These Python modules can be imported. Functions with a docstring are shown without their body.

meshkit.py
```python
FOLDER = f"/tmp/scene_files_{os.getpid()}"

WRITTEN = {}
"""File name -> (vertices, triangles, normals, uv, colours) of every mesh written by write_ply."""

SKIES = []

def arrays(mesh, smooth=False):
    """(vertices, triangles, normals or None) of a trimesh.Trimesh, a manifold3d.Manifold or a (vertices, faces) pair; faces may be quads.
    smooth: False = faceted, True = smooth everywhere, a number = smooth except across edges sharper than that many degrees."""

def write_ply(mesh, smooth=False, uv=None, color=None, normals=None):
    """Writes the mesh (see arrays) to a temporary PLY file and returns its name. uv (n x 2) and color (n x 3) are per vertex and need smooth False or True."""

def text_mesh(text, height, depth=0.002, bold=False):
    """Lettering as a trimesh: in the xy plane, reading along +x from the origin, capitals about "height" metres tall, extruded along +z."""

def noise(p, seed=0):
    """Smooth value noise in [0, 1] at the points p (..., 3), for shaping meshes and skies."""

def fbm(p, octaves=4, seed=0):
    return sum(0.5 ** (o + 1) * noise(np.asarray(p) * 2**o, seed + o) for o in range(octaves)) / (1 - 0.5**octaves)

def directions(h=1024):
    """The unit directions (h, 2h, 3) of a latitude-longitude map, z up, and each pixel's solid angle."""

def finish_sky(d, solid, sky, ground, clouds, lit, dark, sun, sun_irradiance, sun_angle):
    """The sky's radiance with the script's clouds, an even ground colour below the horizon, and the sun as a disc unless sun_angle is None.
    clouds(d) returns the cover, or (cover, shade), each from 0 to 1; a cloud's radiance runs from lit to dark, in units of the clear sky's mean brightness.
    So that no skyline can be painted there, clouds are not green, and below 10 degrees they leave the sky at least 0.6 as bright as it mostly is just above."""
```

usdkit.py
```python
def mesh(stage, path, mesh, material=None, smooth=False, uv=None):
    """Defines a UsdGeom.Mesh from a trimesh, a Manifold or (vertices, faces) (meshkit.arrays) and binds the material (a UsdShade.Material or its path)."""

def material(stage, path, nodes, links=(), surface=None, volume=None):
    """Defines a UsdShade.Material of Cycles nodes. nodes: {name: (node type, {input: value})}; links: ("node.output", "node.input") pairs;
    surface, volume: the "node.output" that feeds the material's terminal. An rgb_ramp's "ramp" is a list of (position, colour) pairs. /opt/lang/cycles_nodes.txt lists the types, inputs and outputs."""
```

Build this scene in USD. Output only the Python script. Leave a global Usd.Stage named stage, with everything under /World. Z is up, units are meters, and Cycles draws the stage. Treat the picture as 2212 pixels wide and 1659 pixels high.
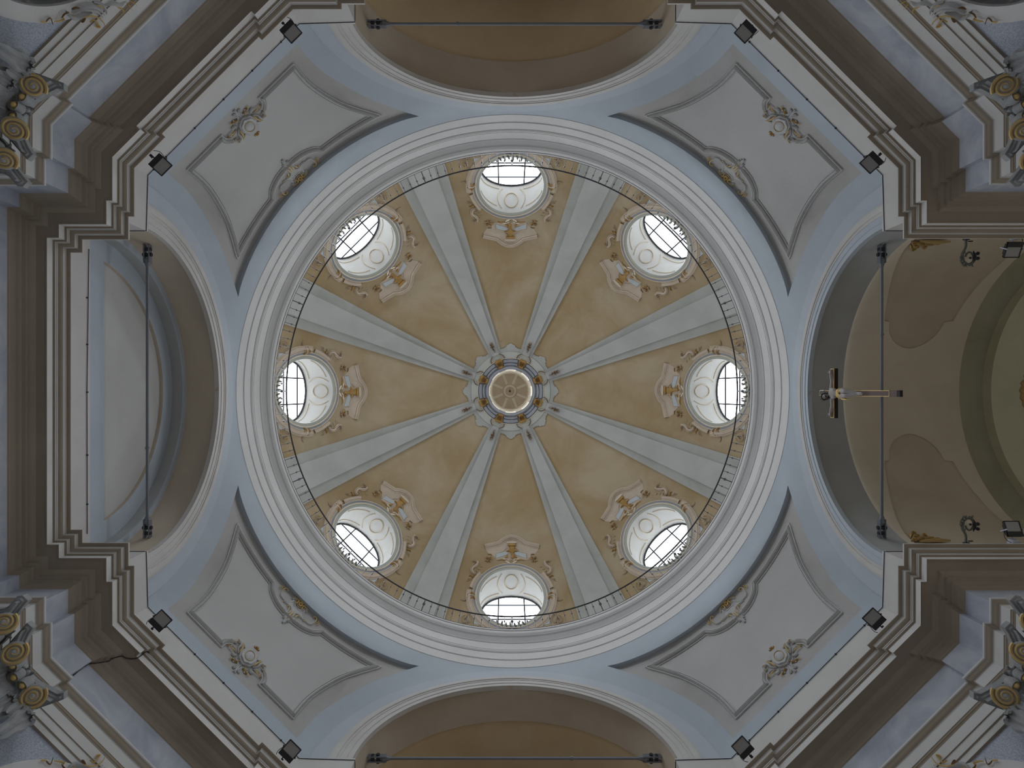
# A baroque church crossing seen straight up: dome on pendentives, four arms, entablature.
# Axes: X = right in the photo, Y = down in the photo, Z = up (towards the dome). Metres. The eye is at z = 0, the floor at z = -1.6.
import math, random
import numpy as np, trimesh, manifold3d, usdkit, meshkit
from pxr import Usd, UsdGeom, UsdLux, UsdShade, Sdf, Gf
from shapely.geometry import Polygon, Point, LineString, box as sbox
from shapely import affinity, union_all
from shapely.prepared import prep

stage = Usd.Stage.CreateInMemory()
UsdGeom.Xform.Define(stage, '/World')
stage.SetDefaultPrim(stage.GetPrimAtPath('/World'))
random.seed(5); rng = np.random.default_rng(5)
PI, S2 = math.pi, math.sqrt(2)

# ------------------------------------------------------------------ camera, daylight, exposure
F = 1376.0                                   # focal length in pixels of the 2212 x 1659 frame
cam = UsdGeom.Camera.Define(stage, '/World/camera')
cam.CreateHorizontalApertureAttr(36.0); cam.CreateVerticalApertureAttr(27.0)
cam.CreateFocalLengthAttr(F * 36.0 / 2212)
cam.CreateHorizontalApertureOffsetAttr(14.4 * 36 / 2212)
cam.CreateVerticalApertureOffsetAttr(15.5 * 36 / 2212)
cam.CreateClippingRangeAttr(Gf.Vec2f(0.05, 500))
cam.CreateFStopAttr(0.0)
cam.AddTranslateOp().Set(Gf.Vec3d(-0.203, 0, 0)); cam.AddRotateXOp().Set(180.0)
EXPOSURE = 0.0
cam.CreateExposureAttr(EXPOSURE)
sky = UsdLux.DomeLight.Define(stage, '/World/sky')
sky.CreateIntensityAttr(0.55); sky.CreateColorAttr(Gf.Vec3f(0.84, 0.93, 1.04))
WINDOW_LIGHT = 1.9                           # radiance of the daylit panes
LANTERN_LIGHT = 0.42
for k in range(8):                           # daylight (brightest from the upper left sky) falling in through the eight round windows, at the dome face of each opening
    az = math.radians(45 * k - 90)
    dl = UsdLux.DiskLight.Define(stage, '/World/window_daylight' + (f'_{k:03d}' if k else ''))
    dl.CreateRadiusAttr(1.0); dl.CreateIntensityAttr(8.5 * (1 + .38 * math.cos(az - math.radians(225)))); dl.CreateColorAttr(Gf.Vec3f(.90, .965, 1.05))
    dl.AddTranslateOp().Set(Gf.Vec3d(6.72 * math.cos(az), 6.72 * math.sin(az), 20.92))
    dl.AddRotateZOp().Set(math.degrees(az)); dl.AddRotateYOp().Set(90 - 37.3)

# ------------------------------------------------------------------ materials
LOOKS = '/World/Looks'
UsdGeom.Scope.Define(stage, LOOKS)
def plaster(name, c1, c2, scale=0.9, rough=0.9, bump=0.12, fine=30, lo=.35, hi=.65, detail=5, dist=.4, speck=None):
    nodes = {'g': ('geometry', {}), 'n': ('noise_texture', {'scale': scale, 'detail': detail, 'roughness': .6, 'distortion': dist}),
             'r': ('rgb_ramp', {'ramp': [(lo, c1), (hi, c2)]}), 'f': ('noise_texture', {'scale': fine, 'detail': 4.0}),
             'b': ('bump', {'strength': bump, 'distance': .03}),
             'p': ('principled_bsdf', {'roughness': rough, 'specular_ior_level': .25})}
    links = [('g.position', 'n.vector'), ('g.position', 'f.vector'), ('n.fac', 'r.fac'), ('f.fac', 'b.height'), ('b.normal', 'p.normal')]
    if speck:
        nodes['s'] = ('noise_texture', {'scale': speck[1], 'detail': 3.0, 'roughness': .7})
        nodes['sr'] = ('rgb_ramp', {'ramp': [(.42, speck[0]), (.56, (1, 1, 1))]})
        nodes['m'] = ('mix', {'mix_type': 'multiply', 'fac': speck[2]})
        links += [('g.position', 's.vector'), ('s.fac', 'sr.fac'), ('r.color', 'm.color1'), ('sr.color', 'm.color2'), ('m.color', 'p.base_color')]
    else:
        links.append(('r.color', 'p.base_color'))
    return usdkit.material(stage, f'{LOOKS}/{name}', nodes, links, surface='p.BSDF')
def plain(name, c, rough=.5, metal=0.0, **k):
    return usdkit.material(stage, f'{LOOKS}/{name}', {'p': ('principled_bsdf', {'base_color': c, 'roughness': rough, 'metallic': metal, **k})}, [], surface='p.BSDF')
def glow(name, c, strength):
    return usdkit.material(stage, f'{LOOKS}/{name}', {'p': ('principled_bsdf', {'base_color': (.7, .75, .8), 'roughness': .15, 'emission_color': c, 'emission_strength': strength})}, [], surface='p.BSDF')

M = dict(
    cream=plaster('cream_plaster', (.60, .585, .565), (.655, .64, .62)),
    trim=plaster('cream_moulding', (.60, .575, .54), (.66, .635, .60), scale=.6),
    blue=plaster('blue_plaster', (.455, .51, .57), (.50, .555, .615), scale=.7),
    blue2=plaster('pale_blue_plaster', (.50, .55, .61), (.545, .595, .655), scale=.7),
    ringcream=plaster('ring_plaster', (.79, .785, .775), (.84, .835, .825)),
    bed=plaster('brown_moulding', (.33, .275, .21), (.39, .33, .26), scale=.6),  # shade and warm bounce light of the undersides painted in as brown
    corona=plaster('corona_plaster', (.72, .70, .67), (.78, .76, .73)),
    frieze=plaster('veined_blue_frieze', (.38, .405, .475), (.53, .55, .60), scale=1.1, dist=1.5, detail=7),
    panel=plaster('panel_plaster', (.54, .535, .525), (.58, .575, .565), scale=.5),
    border=plaster('border_plaster', (.465, .45, .44), (.51, .50, .49), scale=.9),
    soffit=plaster('soffit_plaster', (.56, .485, .385), (.62, .54, .435), scale=.8),
    soffit_blue=plaster('grey_soffit_plaster', (.42, .43, .43), (.47, .48, .475), scale=.8),
    vault=plaster('ochre_vault_plaster', (.64, .49, .30), (.72, .575, .385), scale=.6),
    choir=plaster('brown_choir_plaster', (.68, .59, .465), (.76, .665, .545), scale=.6),
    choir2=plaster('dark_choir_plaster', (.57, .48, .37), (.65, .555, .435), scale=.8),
    apse=plaster('olive_apse_plaster', (.64, .63, .47), (.72, .69, .52), scale=.9),
    olive=plaster('olive_arch_plaster', (.38, .355, .25), (.45, .42, .305), scale=.9),
    ochre=plaster('ochre_dome_plaster', (.395, .29, .16), (.475, .385, .26), scale=.45, dist=.45, detail=8, lo=.38, hi=.62),
    rib=plaster('grey_rib_plaster', (.40, .405, .375), (.47, .475, .45), scale=.9),
    rib2=plaster('pale_rib_plaster', (.45, .45, .435), (.51, .51, .495), scale=.9),
    ringblue=plaster('slate_blue_paint', (.30, .315, .345), (.36, .375, .405), scale=2),
    palegreen=plaster('pale_green_paint', (.47, .485, .44), (.53, .54, .49), scale=1.4),
    hood=plaster('painted_hood', (.53, .44, .345), (.60, .50, .40), scale=2),
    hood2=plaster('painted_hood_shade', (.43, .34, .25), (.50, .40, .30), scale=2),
    tablet=plaster('painted_blue_tablet', (.50, .54, .55), (.55, .59, .60), scale=2),
    white=plaster('white_reveal', (.68, .68, .66), (.73, .73, .71), scale=1.0),
    bead=plaster('cream_bead', (.66, .58, .45), (.72, .63, .50), scale=2),
    lantern=plaster('lantern_plaster', (.68, .62, .52), (.74, .68, .58), scale=2),
    speck=plaster('speckled_wall', (.46, .50, .57), (.54, .57, .63), scale=1.2, speck=((.66, .66, .70), 42, .8)),
    stucco=plaster('stucco', (.50, .50, .50), (.585, .58, .575), scale=5),
    capstone=plaster('capital_stucco', (.31, .32, .325), (.42, .42, .415), scale=5),
    paintgold=plaster('painted_gold', (.33, .19, .055), (.47, .29, .10), scale=6, rough=.6),
    paintbrown=plaster('painted_brown', (.19, .115, .06), (.30, .18, .09), scale=6),
    floor=plaster('stone_floor', (.21, .165, .115), (.26, .205, .15), scale=.5, rough=.6),
    gold=plain('gilding', (.80, .58, .24), .45, .5),
    olivegold=plain('dull_gilding', (.52, .37, .16), .5, .4),
    iron=plain('dark_iron', (.035, .037, .045), .55, .3),
    steel=plain('grey_steel', (.20, .215, .245), .45, .4),
    housing=plain('lamp_housing', (.018, .018, .024), .5),
    lampglass=plain('lamp_glass', (.36, .355, .345), .3),
    greybracket=plain('pale_bracket', (.55, .58, .66), .5),
    cable=plain('cable_sheath', (.03, .03, .055), .6),
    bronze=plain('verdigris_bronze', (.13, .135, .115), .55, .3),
    wood=plain('cross_wood', (.17, .115, .105), .6),
    blackwood=plain('black_wood', (.012, .012, .012), .6),
    skin=plain('carved_skin', (.44, .41, .40), .6),
    hair=plain('carved_hair', (.045, .033, .028), .7),
    paper=plain('white_scroll', (.62, .62, .62), .7),
    crack=plain('crack', (.06, .05, .04), .9),
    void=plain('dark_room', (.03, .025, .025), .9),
    pane=glow('daylit_pane', (.93, .97, 1.0), WINDOW_LIGHT),
    lanternpane=glow('lantern_pane', (1.0, .95, .86), LANTERN_LIGHT),
)

# ------------------------------------------------------------------ scene graph helpers
used = {}
def numbered(parent, name):
    k = used.get((parent, name), 0); used[(parent, name)] = k + 1
    return f'{parent}/{name}' if k == 0 else f'{parent}/{name}_{k:03d}'
LOC = {}
def keys(p, label=None, cat=None, group=None, kind=None):
    for k, v in (('label', label), ('category', cat), ('group', group), ('kind', kind)):
        if v: p.SetCustomDataByKey(k, v)
    return p
def thing(name, label=None, cat=None, group=None, kind=None, loc=(0, 0, 0), rot=0.0):
    path = numbered('/World', name)
    x = UsdGeom.Xform.Define(stage, path)
    x.AddTranslateOp().Set(Gf.Vec3d(*map(float, loc))); x.AddRotateZOp().Set(float(rot))
    LOC[path] = np.array(loc, float)
    keys(x.GetPrim(), label, cat, group, kind)
    return path
def part(parent, name, mesh, mat, label=None, smooth=32):
    if isinstance(mesh, list):
        return [part(parent, name, m, mat, label, smooth) for m in mesh][0]
    path = numbered(parent, name)
    v, f = mesh
    base = next((LOC[p] for p in sorted(LOC, key=len, reverse=True) if path.startswith(p + '/')), np.zeros(3))
    p = usdkit.mesh(stage, path, trimesh.Trimesh(np.asarray(v, float) - base, f, process=False), M[mat], smooth=smooth).GetPrim()
    keys(p, label)
    return path
def copy(src, deg, label=None, cat=None, group=None, kind=None):
    """A copy of thing SRC turned by DEG about the building's axis."""
    was = stage.GetPrimAtPath(src)
    a, l = math.radians(deg), LOC[src]
    loc = (l[0] * math.cos(a) - l[1] * math.sin(a), l[0] * math.sin(a) + l[1] * math.cos(a), l[2])
    name = src.split('/')[-1]
    if name[-4:-3] == '_' and name[-3:].isdigit(): name = name[:-4]
    path = numbered('/World', name)
    x = UsdGeom.Xform.Define(stage, path)
    x.GetPrim().GetReferences().AddInternalReference(src)
    x.ClearXformOpOrder()
    x.GetPrim().GetAttribute('xformOp:translate').Set(Gf.Vec3d(*map(float, loc)))
    x.GetPrim().GetAttribute('xformOp:rotateZ').Set(float(deg))
    x.SetXformOpOrder([UsdGeom.XformOp(x.GetPrim().GetAttribute('xformOp:translate')), UsdGeom.XformOp(x.GetPrim().GetAttribute('xformOp:rotateZ'))])
    x.GetPrim().SetInstanceable(True)
    d = was.GetCustomData()
    keys(x.GetPrim(), label or d.get('label'), cat or d.get('category'), group or d.get('group'), kind or d.get('kind'))
    return path

# ------------------------------------------------------------------ mesh helpers; a mesh is (vertices, triangles)
def cat(*ms):
    ms = [m for m in ms if m is not None and len(m[0])]
    n, V, T = 0, [], []
    for v, f in ms:
        V.append(np.asarray(v, float)); T.append(np.asarray(f, int) + n); n += len(v)
    return np.vstack(V), np.vstack(T)
def flat(*ms):
    """Pieces kept apart: each becomes a part of its own."""
    return [m for x in ms for m in (x if isinstance(x, list) else [x])]
def grid(P, closed_u=False, closed_v=False):
    P = np.asarray(P, float); n, m = P.shape[:2]
    i, j = np.meshgrid(np.arange(n if closed_u else n - 1), np.arange(m if closed_v else m - 1), indexing='ij')
    a, b, c, d = i * m + j, ((i + 1) % n) * m + j, ((i + 1) % n) * m + (j + 1) % m, i * m + (j + 1) % m
    q = np.stack([a, b, c, d], -1).reshape(-1, 4)
    return P.reshape(-1, 3), np.vstack([q[:, [0, 1, 2]], q[:, [0, 2, 3]]])
def tm(m): return np.array(m.vertices), np.array(m.faces)
def moved(m, R=None, t=(0, 0, 0)):
    v = np.asarray(m[0], float)
    if R is not None: v = v @ np.asarray(R, float).T
    return v + np.asarray(t, float), m[1]
def rotz(m, deg):
    a = math.radians(deg); c, s = math.cos(a), math.sin(a)
    return moved(m, [[c, -s, 0], [s, c, 0], [0, 0, 1]])
def mirror(m, ax):
    v = np.array(m[0], float); v[:, ax] *= -1
    return v, np.asarray(m[1])[:, ::-1]
def frame(m, o, x, y, z):
    """Local mesh to world: columns x, y, z."""
    return moved(m, np.stack([x, y, z], 1), o)
def bx(sx, sy, sz, c=(0, 0, 0), bev=0.0):
    if bev:
        h = np.array([sx, sy, sz]) / 2 - bev
        pts = [np.array([a * (h[0] + (bev if k == 0 else 0)), b * (h[1] + (bev if k == 1 else 0)), d * (h[2] + (bev if k == 2 else 0))]) for a in (-1, 1) for b in (-1, 1) for d in (-1, 1) for k in range(3)]
        m = tm(trimesh.convex.convex_hull(np.array(pts)))
    else:
        m = tm(trimesh.creation.box([sx, sy, sz]))
    return moved(m, None, c)
def tube(pts, r, n=8, closed=False):
    p = np.asarray(pts, float); r = np.broadcast_to(r, (len(p),))
    if closed: t = np.roll(p, -1, 0) - np.roll(p, 1, 0)
    else: t = np.gradient(p, axis=0)
    t /= np.linalg.norm(t, axis=1, keepdims=True) + 1e-12
    u = np.cross(t[0], [0, 0, 1.0] if abs(t[0][2]) < .9 else [1.0, 0, 0]); u /= np.linalg.norm(u)
    U = []
    for k in range(len(p)):
        u = u - t[k] * np.dot(u, t[k]); u /= np.linalg.norm(u) + 1e-12; U.append(u)
    U = np.array(U); B = np.cross(t, U); a = np.arange(n) * 2 * PI / n
    P = p[:, None] + r[:, None, None] * (np.cos(a)[None, :, None] * U[:, None] + np.sin(a)[None, :, None] * B[:, None])
    g = grid(P, closed, True)
    if closed: return g
    v = np.vstack([g[0], p[:1], p[-1:]]); N = len(p)
    caps = [[N * n, (k + 1) % n, k] for k in range(n)] + [[N * n + 1, (N - 1) * n + k, (N - 1) * n + (k + 1) % n] for k in range(n)]
    return v, np.vstack([g[1], caps])
def lathe(prof, n=24, o=(0, 0, 0), ax=(0, 0, 1)):
    """Revolves (r, z) about the axis AX through O."""
    prof = np.asarray(prof, float); a = np.arange(n) * 2 * PI / n
    z = np.asarray(ax, float) / np.linalg.norm(ax); x = np.cross(z, [0, 1.0, 0] if abs(z[1]) < .9 else [1.0, 0, 0]); x /= np.linalg.norm(x); y = np.cross(z, x)
    P = np.asarray(o) + prof[None, :, 1, None] * z + prof[None, :, 0, None] * (np.cos(a)[:, None, None] * x + np.sin(a)[:, None, None] * y)
    return grid(P, True, False)
def smooth_path(pts, n=6, closed=False):
    p = np.asarray(pts, float)
    if len(p) < 3: return np.array([p[0] + (p[-1] - p[0]) * t for t in np.linspace(0, 1, n + 1)])
    q = np.vstack([p[-1:], p, p[:2]]) if closed else np.vstack([2 * p[0] - p[1], p, 2 * p[-1] - p[-2]])
    out = []
    for k in range(len(q) - 3):
        a, b, c, d = q[k:k + 4]
        for t in np.arange(n) / n:
            out.append(.5 * (2 * b + (c - a) * t + (2 * a - 5 * b + 4 * c - d) * t * t + (3 * b - a - 3 * c + d) * t ** 3))
    if not closed: out.append(q[-2])
    return np.array(out)
def spiral(cx, cy, r0, r1, a0, a1, n=22):
    t = np.linspace(0, 1, n); a = np.radians(a0 + (a1 - a0) * t); r = r0 + (r1 - r0) * t
    return np.c_[cx + r * np.cos(a), cy + r * np.sin(a)]

def offset_path(p, a, closed=False):
    """Mitred parallel of a polyline at distance A to its left."""
    p = np.asarray(p, float); d = np.roll(p, -1, 0) - p
    if not closed: d[-1] = d[-2]
    d /= np.linalg.norm(d, axis=1, keepdims=True) + 1e-12
    n1 = np.c_[-d[:, 1], d[:, 0]]; n0 = np.roll(n1, 1, 0)
    if not closed: n0[0] = n1[0]
    m = (n0 + n1) / np.maximum(1 + (n0 * n1).sum(1), .25)[:, None]
    return p + a * m
def sweep(p, prof, lift, closed=False):
    """A profile of (offset to the left, height) pairs along a polyline, both in the lift's own plane."""
    return grid(np.stack([lift(offset_path(p, a, closed), d) for a, d in prof], 1), closed, False)
def make_lift(P, eps=.5):
    """P maps plane points to a surface; lift(q, d) stands d off it towards the room's axis and the eye."""
    def lift(q, d=0.0):
        q = np.asarray(q, float); p = P(q)
        n = np.cross(P(q + [eps, 0]) - p, P(q + [0, eps]) - p); n /= np.linalg.norm(n, axis=1, keepdims=True) + 1e-12
        n *= np.where((n * p).sum(1) > 0, -1.0, 1.0)[:, None]
        return p + n * np.broadcast_to(np.asarray(d, float), (len(q),))[:, None]
    return lift
def polys(g): return [x for x in getattr(g, 'geoms', [g]) if x.geom_type == 'Polygon' and x.area > 1e-9]
def flat_tris(poly):
    v, f = trimesh.creation.triangulate_polygon(poly, engine='earcut')
    return np.asarray(v), np.asarray(f)
def patch2d(poly, cell):
    V, T, n = [], [], 0
    x0, y0, x1, y1 = poly.bounds
    pr = prep(poly)
    for i in range(math.floor(x0 / cell), math.ceil(x1 / cell)):
        for j in range(math.floor(y0 / cell), math.ceil(y1 / cell)):
            c = sbox(i * cell, j * cell, (i + 1) * cell, (j + 1) * cell)
            if pr.contains(c):
                V.append(np.array(c.exterior.coords)[:4]); T.append(np.array([[0, 1, 2], [0, 2, 3]]) + n); n += 4
            elif pr.intersects(c):
                for g in polys(poly.intersection(c)):
                    v, f = flat_tris(g)
                    V.append(v); T.append(f + n); n += len(v)
    V, T = np.vstack(V), np.vstack(T)
    u, inv = np.unique(np.round(V, 5), axis=0, return_inverse=True)
    T = inv.ravel()[T]
    return u, T[(T[:, 0] != T[:, 1]) & (T[:, 1] != T[:, 2]) & (T[:, 0] != T[:, 2])]
def relief(poly, lift, top=0.0, base=None, cell=20.0):
    """A plane polygon laid on a surface, standing TOP off it, with side walls down to BASE."""
    out = []
    for g in polys(poly):
        v, f = patch2d(g, cell)
        tf = top if callable(top) else (lambda q: top)
        out.append((lift(v, tf(v)), f))
        if base is not None:
            for ring in [g.exterior, *g.interiors]:
                q = np.array(ring.segmentize(cell).coords)[:-1]
                out.append(grid(np.stack([lift(q, tf(q)), lift(q, base)], 1), True, False))
    return cat(*out)
def stroke(pts, w, h, lift, taper=(.25, .25), sub=5, base=-.004, raw=False):
    """A rounded, tapering ridge along a smooth plane curve: scrolls, leaves, tendrils."""
    p = np.asarray(pts, float) if raw else smooth_path(pts, sub)
    t = np.linspace(0, 1, len(p))
    k = np.minimum(1, np.minimum(taper[0] + (1 - taper[0]) * t / .3, taper[1] + (1 - taper[1]) * (1 - t) / .3))
    d = np.gradient(p, axis=0); d /= np.linalg.norm(d, axis=1, keepdims=True) + 1e-12
    n = np.c_[-d[:, 1], d[:, 0]]
    cols = []
    for s, z in ((-1, 0), (-.72, .7), (0, 1), (.72, .7), (1, 0)):
        cols.append(lift(p + n * (s * w / 2 * k)[:, None], base + z * h * np.sqrt(k)))
    return grid(np.stack(cols, 1))
def boss(c, rx, ry, h, lift, n=12, rot=0.0, base=-.004):
    """A rounded bump on a surface."""
    a = np.arange(n) * 2 * PI / n; R = math.radians(rot); rows = []
    for r, z in ((1, 0), (.85, .55), (.5, .88), (.02, 1)):
        x, y = rx * r * np.cos(a), ry * r * np.sin(a)
        rows.append(lift(np.c_[c[0] + x * math.cos(R) - y * math.sin(R), c[1] + x * math.sin(R) + y * math.cos(R)], base + h * z))
    return grid(np.stack(rows, 1), True, False)
def blob(pts, lift, h, base=-.004, inset=1.5, cell=8.0, sm=4):
    """A soft-edged raised shape from an outline."""
    g = Polygon(smooth_path(pts, sm, True)).buffer(0)
    inner = g.buffer(-inset)
    parts = [relief(g, lift, h * .6, base, cell)]
    if not inner.is_empty: parts.append(relief(inner, lift, h, h * .5, cell))
    return cat(*parts)
def arc(r, a0, a1, n, c=(0, 0)):
    a = np.radians(np.linspace(a0, a1, n)); return np.c_[c[0] + r * np.cos(a), c[1] + r * np.sin(a)]
def extrude(poly, z0, z1):
    out = []
    for g in polys(poly):
        m = trimesh.creation.extrude_polygon(g, z1 - z0, engine='earcut'); m.apply_translation([0, 0, z0]); out.append(tm(m))
    return cat(*out)
plan = lambda q, d: np.c_[q, np.broadcast_to(d, (len(q),))]

# ------------------------------------------------------------------ the room's surfaces, as seen along a ray q = F * (x, y) / z from the axis
D0, DG, HB, HR, RR = 7.62, 8.55, 13.1, 16.75, 7.62      # arm faces, diagonal faces, springing, ring, ring radius
def wall_rho(th, h):
    t = np.abs((th + PI / 4) % (PI / 2) - PI / 4)
    ro = np.minimum(D0 / np.cos(t), DG / np.cos(PI / 4 - t))
    s = np.clip((h - HB) / (HR - HB), 0, 1)
    return RR + (ro - RR) * (1 - s * s)
def wall_P(q):
    q = np.asarray(q, float); r = np.linalg.norm(q, axis=1); th = np.arctan2(q[:, 1], q[:, 0])
    lo, hi = np.full(len(q), 9.0), np.full(len(q), 20.0)
    for _ in range(42):
        m = (lo + hi) / 2; up = r * m / F < wall_rho(th, m)
        lo, hi = np.where(up, m, lo), np.where(up, hi, m)
    h = (lo + hi) / 2
    return np.c_[q * (h / F)[:, None], h]
wall = make_lift(wall_P)
RS, ZC = 8.55, 15.81                                     # the dome's sphere
def dome_P(q):
    q = np.asarray(q, float); k = (q ** 2).sum(1) / F ** 2
    h = (ZC + np.sqrt(np.maximum(ZC ** 2 - (1 + k) * (ZC ** 2 - RS ** 2), 0))) / (1 + k)
    return np.c_[q * (h / F)[:, None], h]
def dome(q, d=0.0):
    p = dome_P(q); c = np.array([0, 0, ZC]); n = (p - c) / RS
    return p - n * np.broadcast_to(np.asarray(d, float), (len(p),))[:, None]
HS, RW = 13.06, 3.36                                     # springing and radius of the arm vaults

# ================================================================== large structure
ST = 'structure'
DIR4 = ['upper left', 'upper right', 'lower right', 'lower left']      # in the photo, by quarter turns from the upper left
def da(d, a):
    """Plane point of the upper left quarter: distance D along the diagonal, A across it (positive towards the left arm)."""
    return (-(d + a) / S2, -(d - a) / S2)

# ---- pendentive walls of the four corners
def intrados(r, ts):
    h = HS + r * np.sin(ts); return np.c_[-D0 * F / h, -r * np.cos(ts) * F / h]
arch_cut = Polygon(np.vstack([[(-3000, 800)], [(-D0 * F / 11.0, 3.6 * F / 11.0)], intrados(3.6, np.linspace(PI, 0, 61)), [(-D0 * F / 11.0, -3.6 * F / 11.0)], [(-3000, -800)]])).buffer(0)   # the field runs in under the archivolt
side = smooth_path([(-471, -749.7), (-429, -703), (-376, -666), (-307, -629.5), (-246, -607), (-203, -593.6)], 6)
ra = np.radians(np.linspace(math.degrees(math.atan2(593.6, 203)), math.degrees(math.atan2(203, 593.6)), 30))
rr = 627 + 12 * np.sin(np.linspace(0, PI, 30)) ** .6
top_arc = np.c_[-rr * np.cos(ra), -rr * np.sin(ra)]
pend_poly = Polygon(np.vstack([side, top_arc[1:-1], side[::-1][:, ::-1]])).buffer(0)
oct_px = lambda k: Polygon([(-k, 0), (-k, -k * 4.45 / 7.62), (-k * 4.45 / 7.62, -k), (0, -k), (0, 0)])
blue_poly = oct_px(D0 * F / HB).difference(Point(0, 0).buffer(594, 64)).difference(arch_cut).difference(affinity.rotate(arch_cut, 90, origin=(0, 0))).difference(pend_poly)
def pend_depth(q):
    r = np.linalg.norm(q, axis=1); e = 627 + 12 * np.clip(1 - (np.degrees(np.abs(np.arctan2(q[:, 1], q[:, 0]) + 3 * PI / 4)) / 26) ** 2, 0, 1) ** .3
    return -.13 * np.clip(1 - (r - e) / 90, 0, 1) ** 1.5 - .004
frame_side = [(-479, -709.5), (-441, -668), (-388, -633.5), (-339, -613), (-280, -592)]
fs = smooth_path(frame_side, 5)
ring_line = lambda a0, a1, n: np.array([da(math.sqrt(655.5 ** 2 - a * a), a) for a in np.linspace(a0, a1, n)])
bump = smooth_path([da(652, -70.7), da(666, -59), da(676, -38), da(680, -16), da(680.5, 0), da(680, 16), da(676, 38), da(666, 59), da(652, 70.7)], 4)
low = [da(841, 55.5), da(829, 54), da(819, 44), da(814, 28), da(813, 0), da(814, -28), da(819, -44), da(829, -54), da(841, -55.5)]
frame_path = np.vstack([fs[:-1], ring_line(-218, -71.5, 12), bump[1:-1], ring_line(71.5, 218, 12), fs[::-1][1:, ::-1],
                        [da(841, 160)], [low[0]], smooth_path(low[1:-1], 4), [low[-1]]])
frame_prof = [(0, -.002), (0, .035), (-1.6, .035), (-2.2, .012), (-3.4, .012), (-4.4, .055), (-6.6, .085), (-8.8, .055), (-9.6, .01), (-11, .01), (-11.2, .03), (-12.6, .03), (-12.8, -.004)]
if Polygon(frame_path).exterior.is_ccw: frame_prof = [(-a, d) for a, d in frame_prof]
pwall = thing('wall_pendentive', 'upper left pendentive wall with moulded cream panel between blue arch bands', kind=ST)
part(pwall, 'blue_field', relief(blue_poly, wall, 0.0, -.16, 18), 'blue')
part(pwall, 'border_field', relief(pend_poly, wall, pend_depth, None, 14), 'border')
off = lambda q: pend_depth(q) + .006
pface = lambda q, d: wall(q, pend_depth(np.asarray(q)) + d)
part(pwall, 'panel_field', relief(Polygon(frame_path).buffer(-5), wall, off, None, 14), 'panel')
open_path = np.vstack([smooth_path(low[-3:], 4)[:-1], [low[-1]], frame_path[:-len(smooth_path(low[1:-1], 4)) - 3], [da(841, 160)], [low[0]], smooth_path(low[:3], 4)[1:]])   # the frame stops under the cartouche
part(pwall, 'panel_moulding', sweep(open_path, frame_prof, pface), 'panel')
octo = np.array([(-8.46, -3.36), (-7.62, -3.36), (-7.62, -4.4714), (-4.4714, -7.62), (-3.36, -7.62), (-3.36, -8.46)])
part(pwall, 'plinth_band', sweep(octo, [(.08, 11.9), (.08, 13.085), (.07, 13.10), (-.03, 13.105)], plan), 'cream')
PW = [pwall] + [copy(pwall, 90 * k, f'{DIR4[k]} pendentive wall with moulded cream panel between blue arch bands') for k in (1, 2, 3)]

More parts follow.
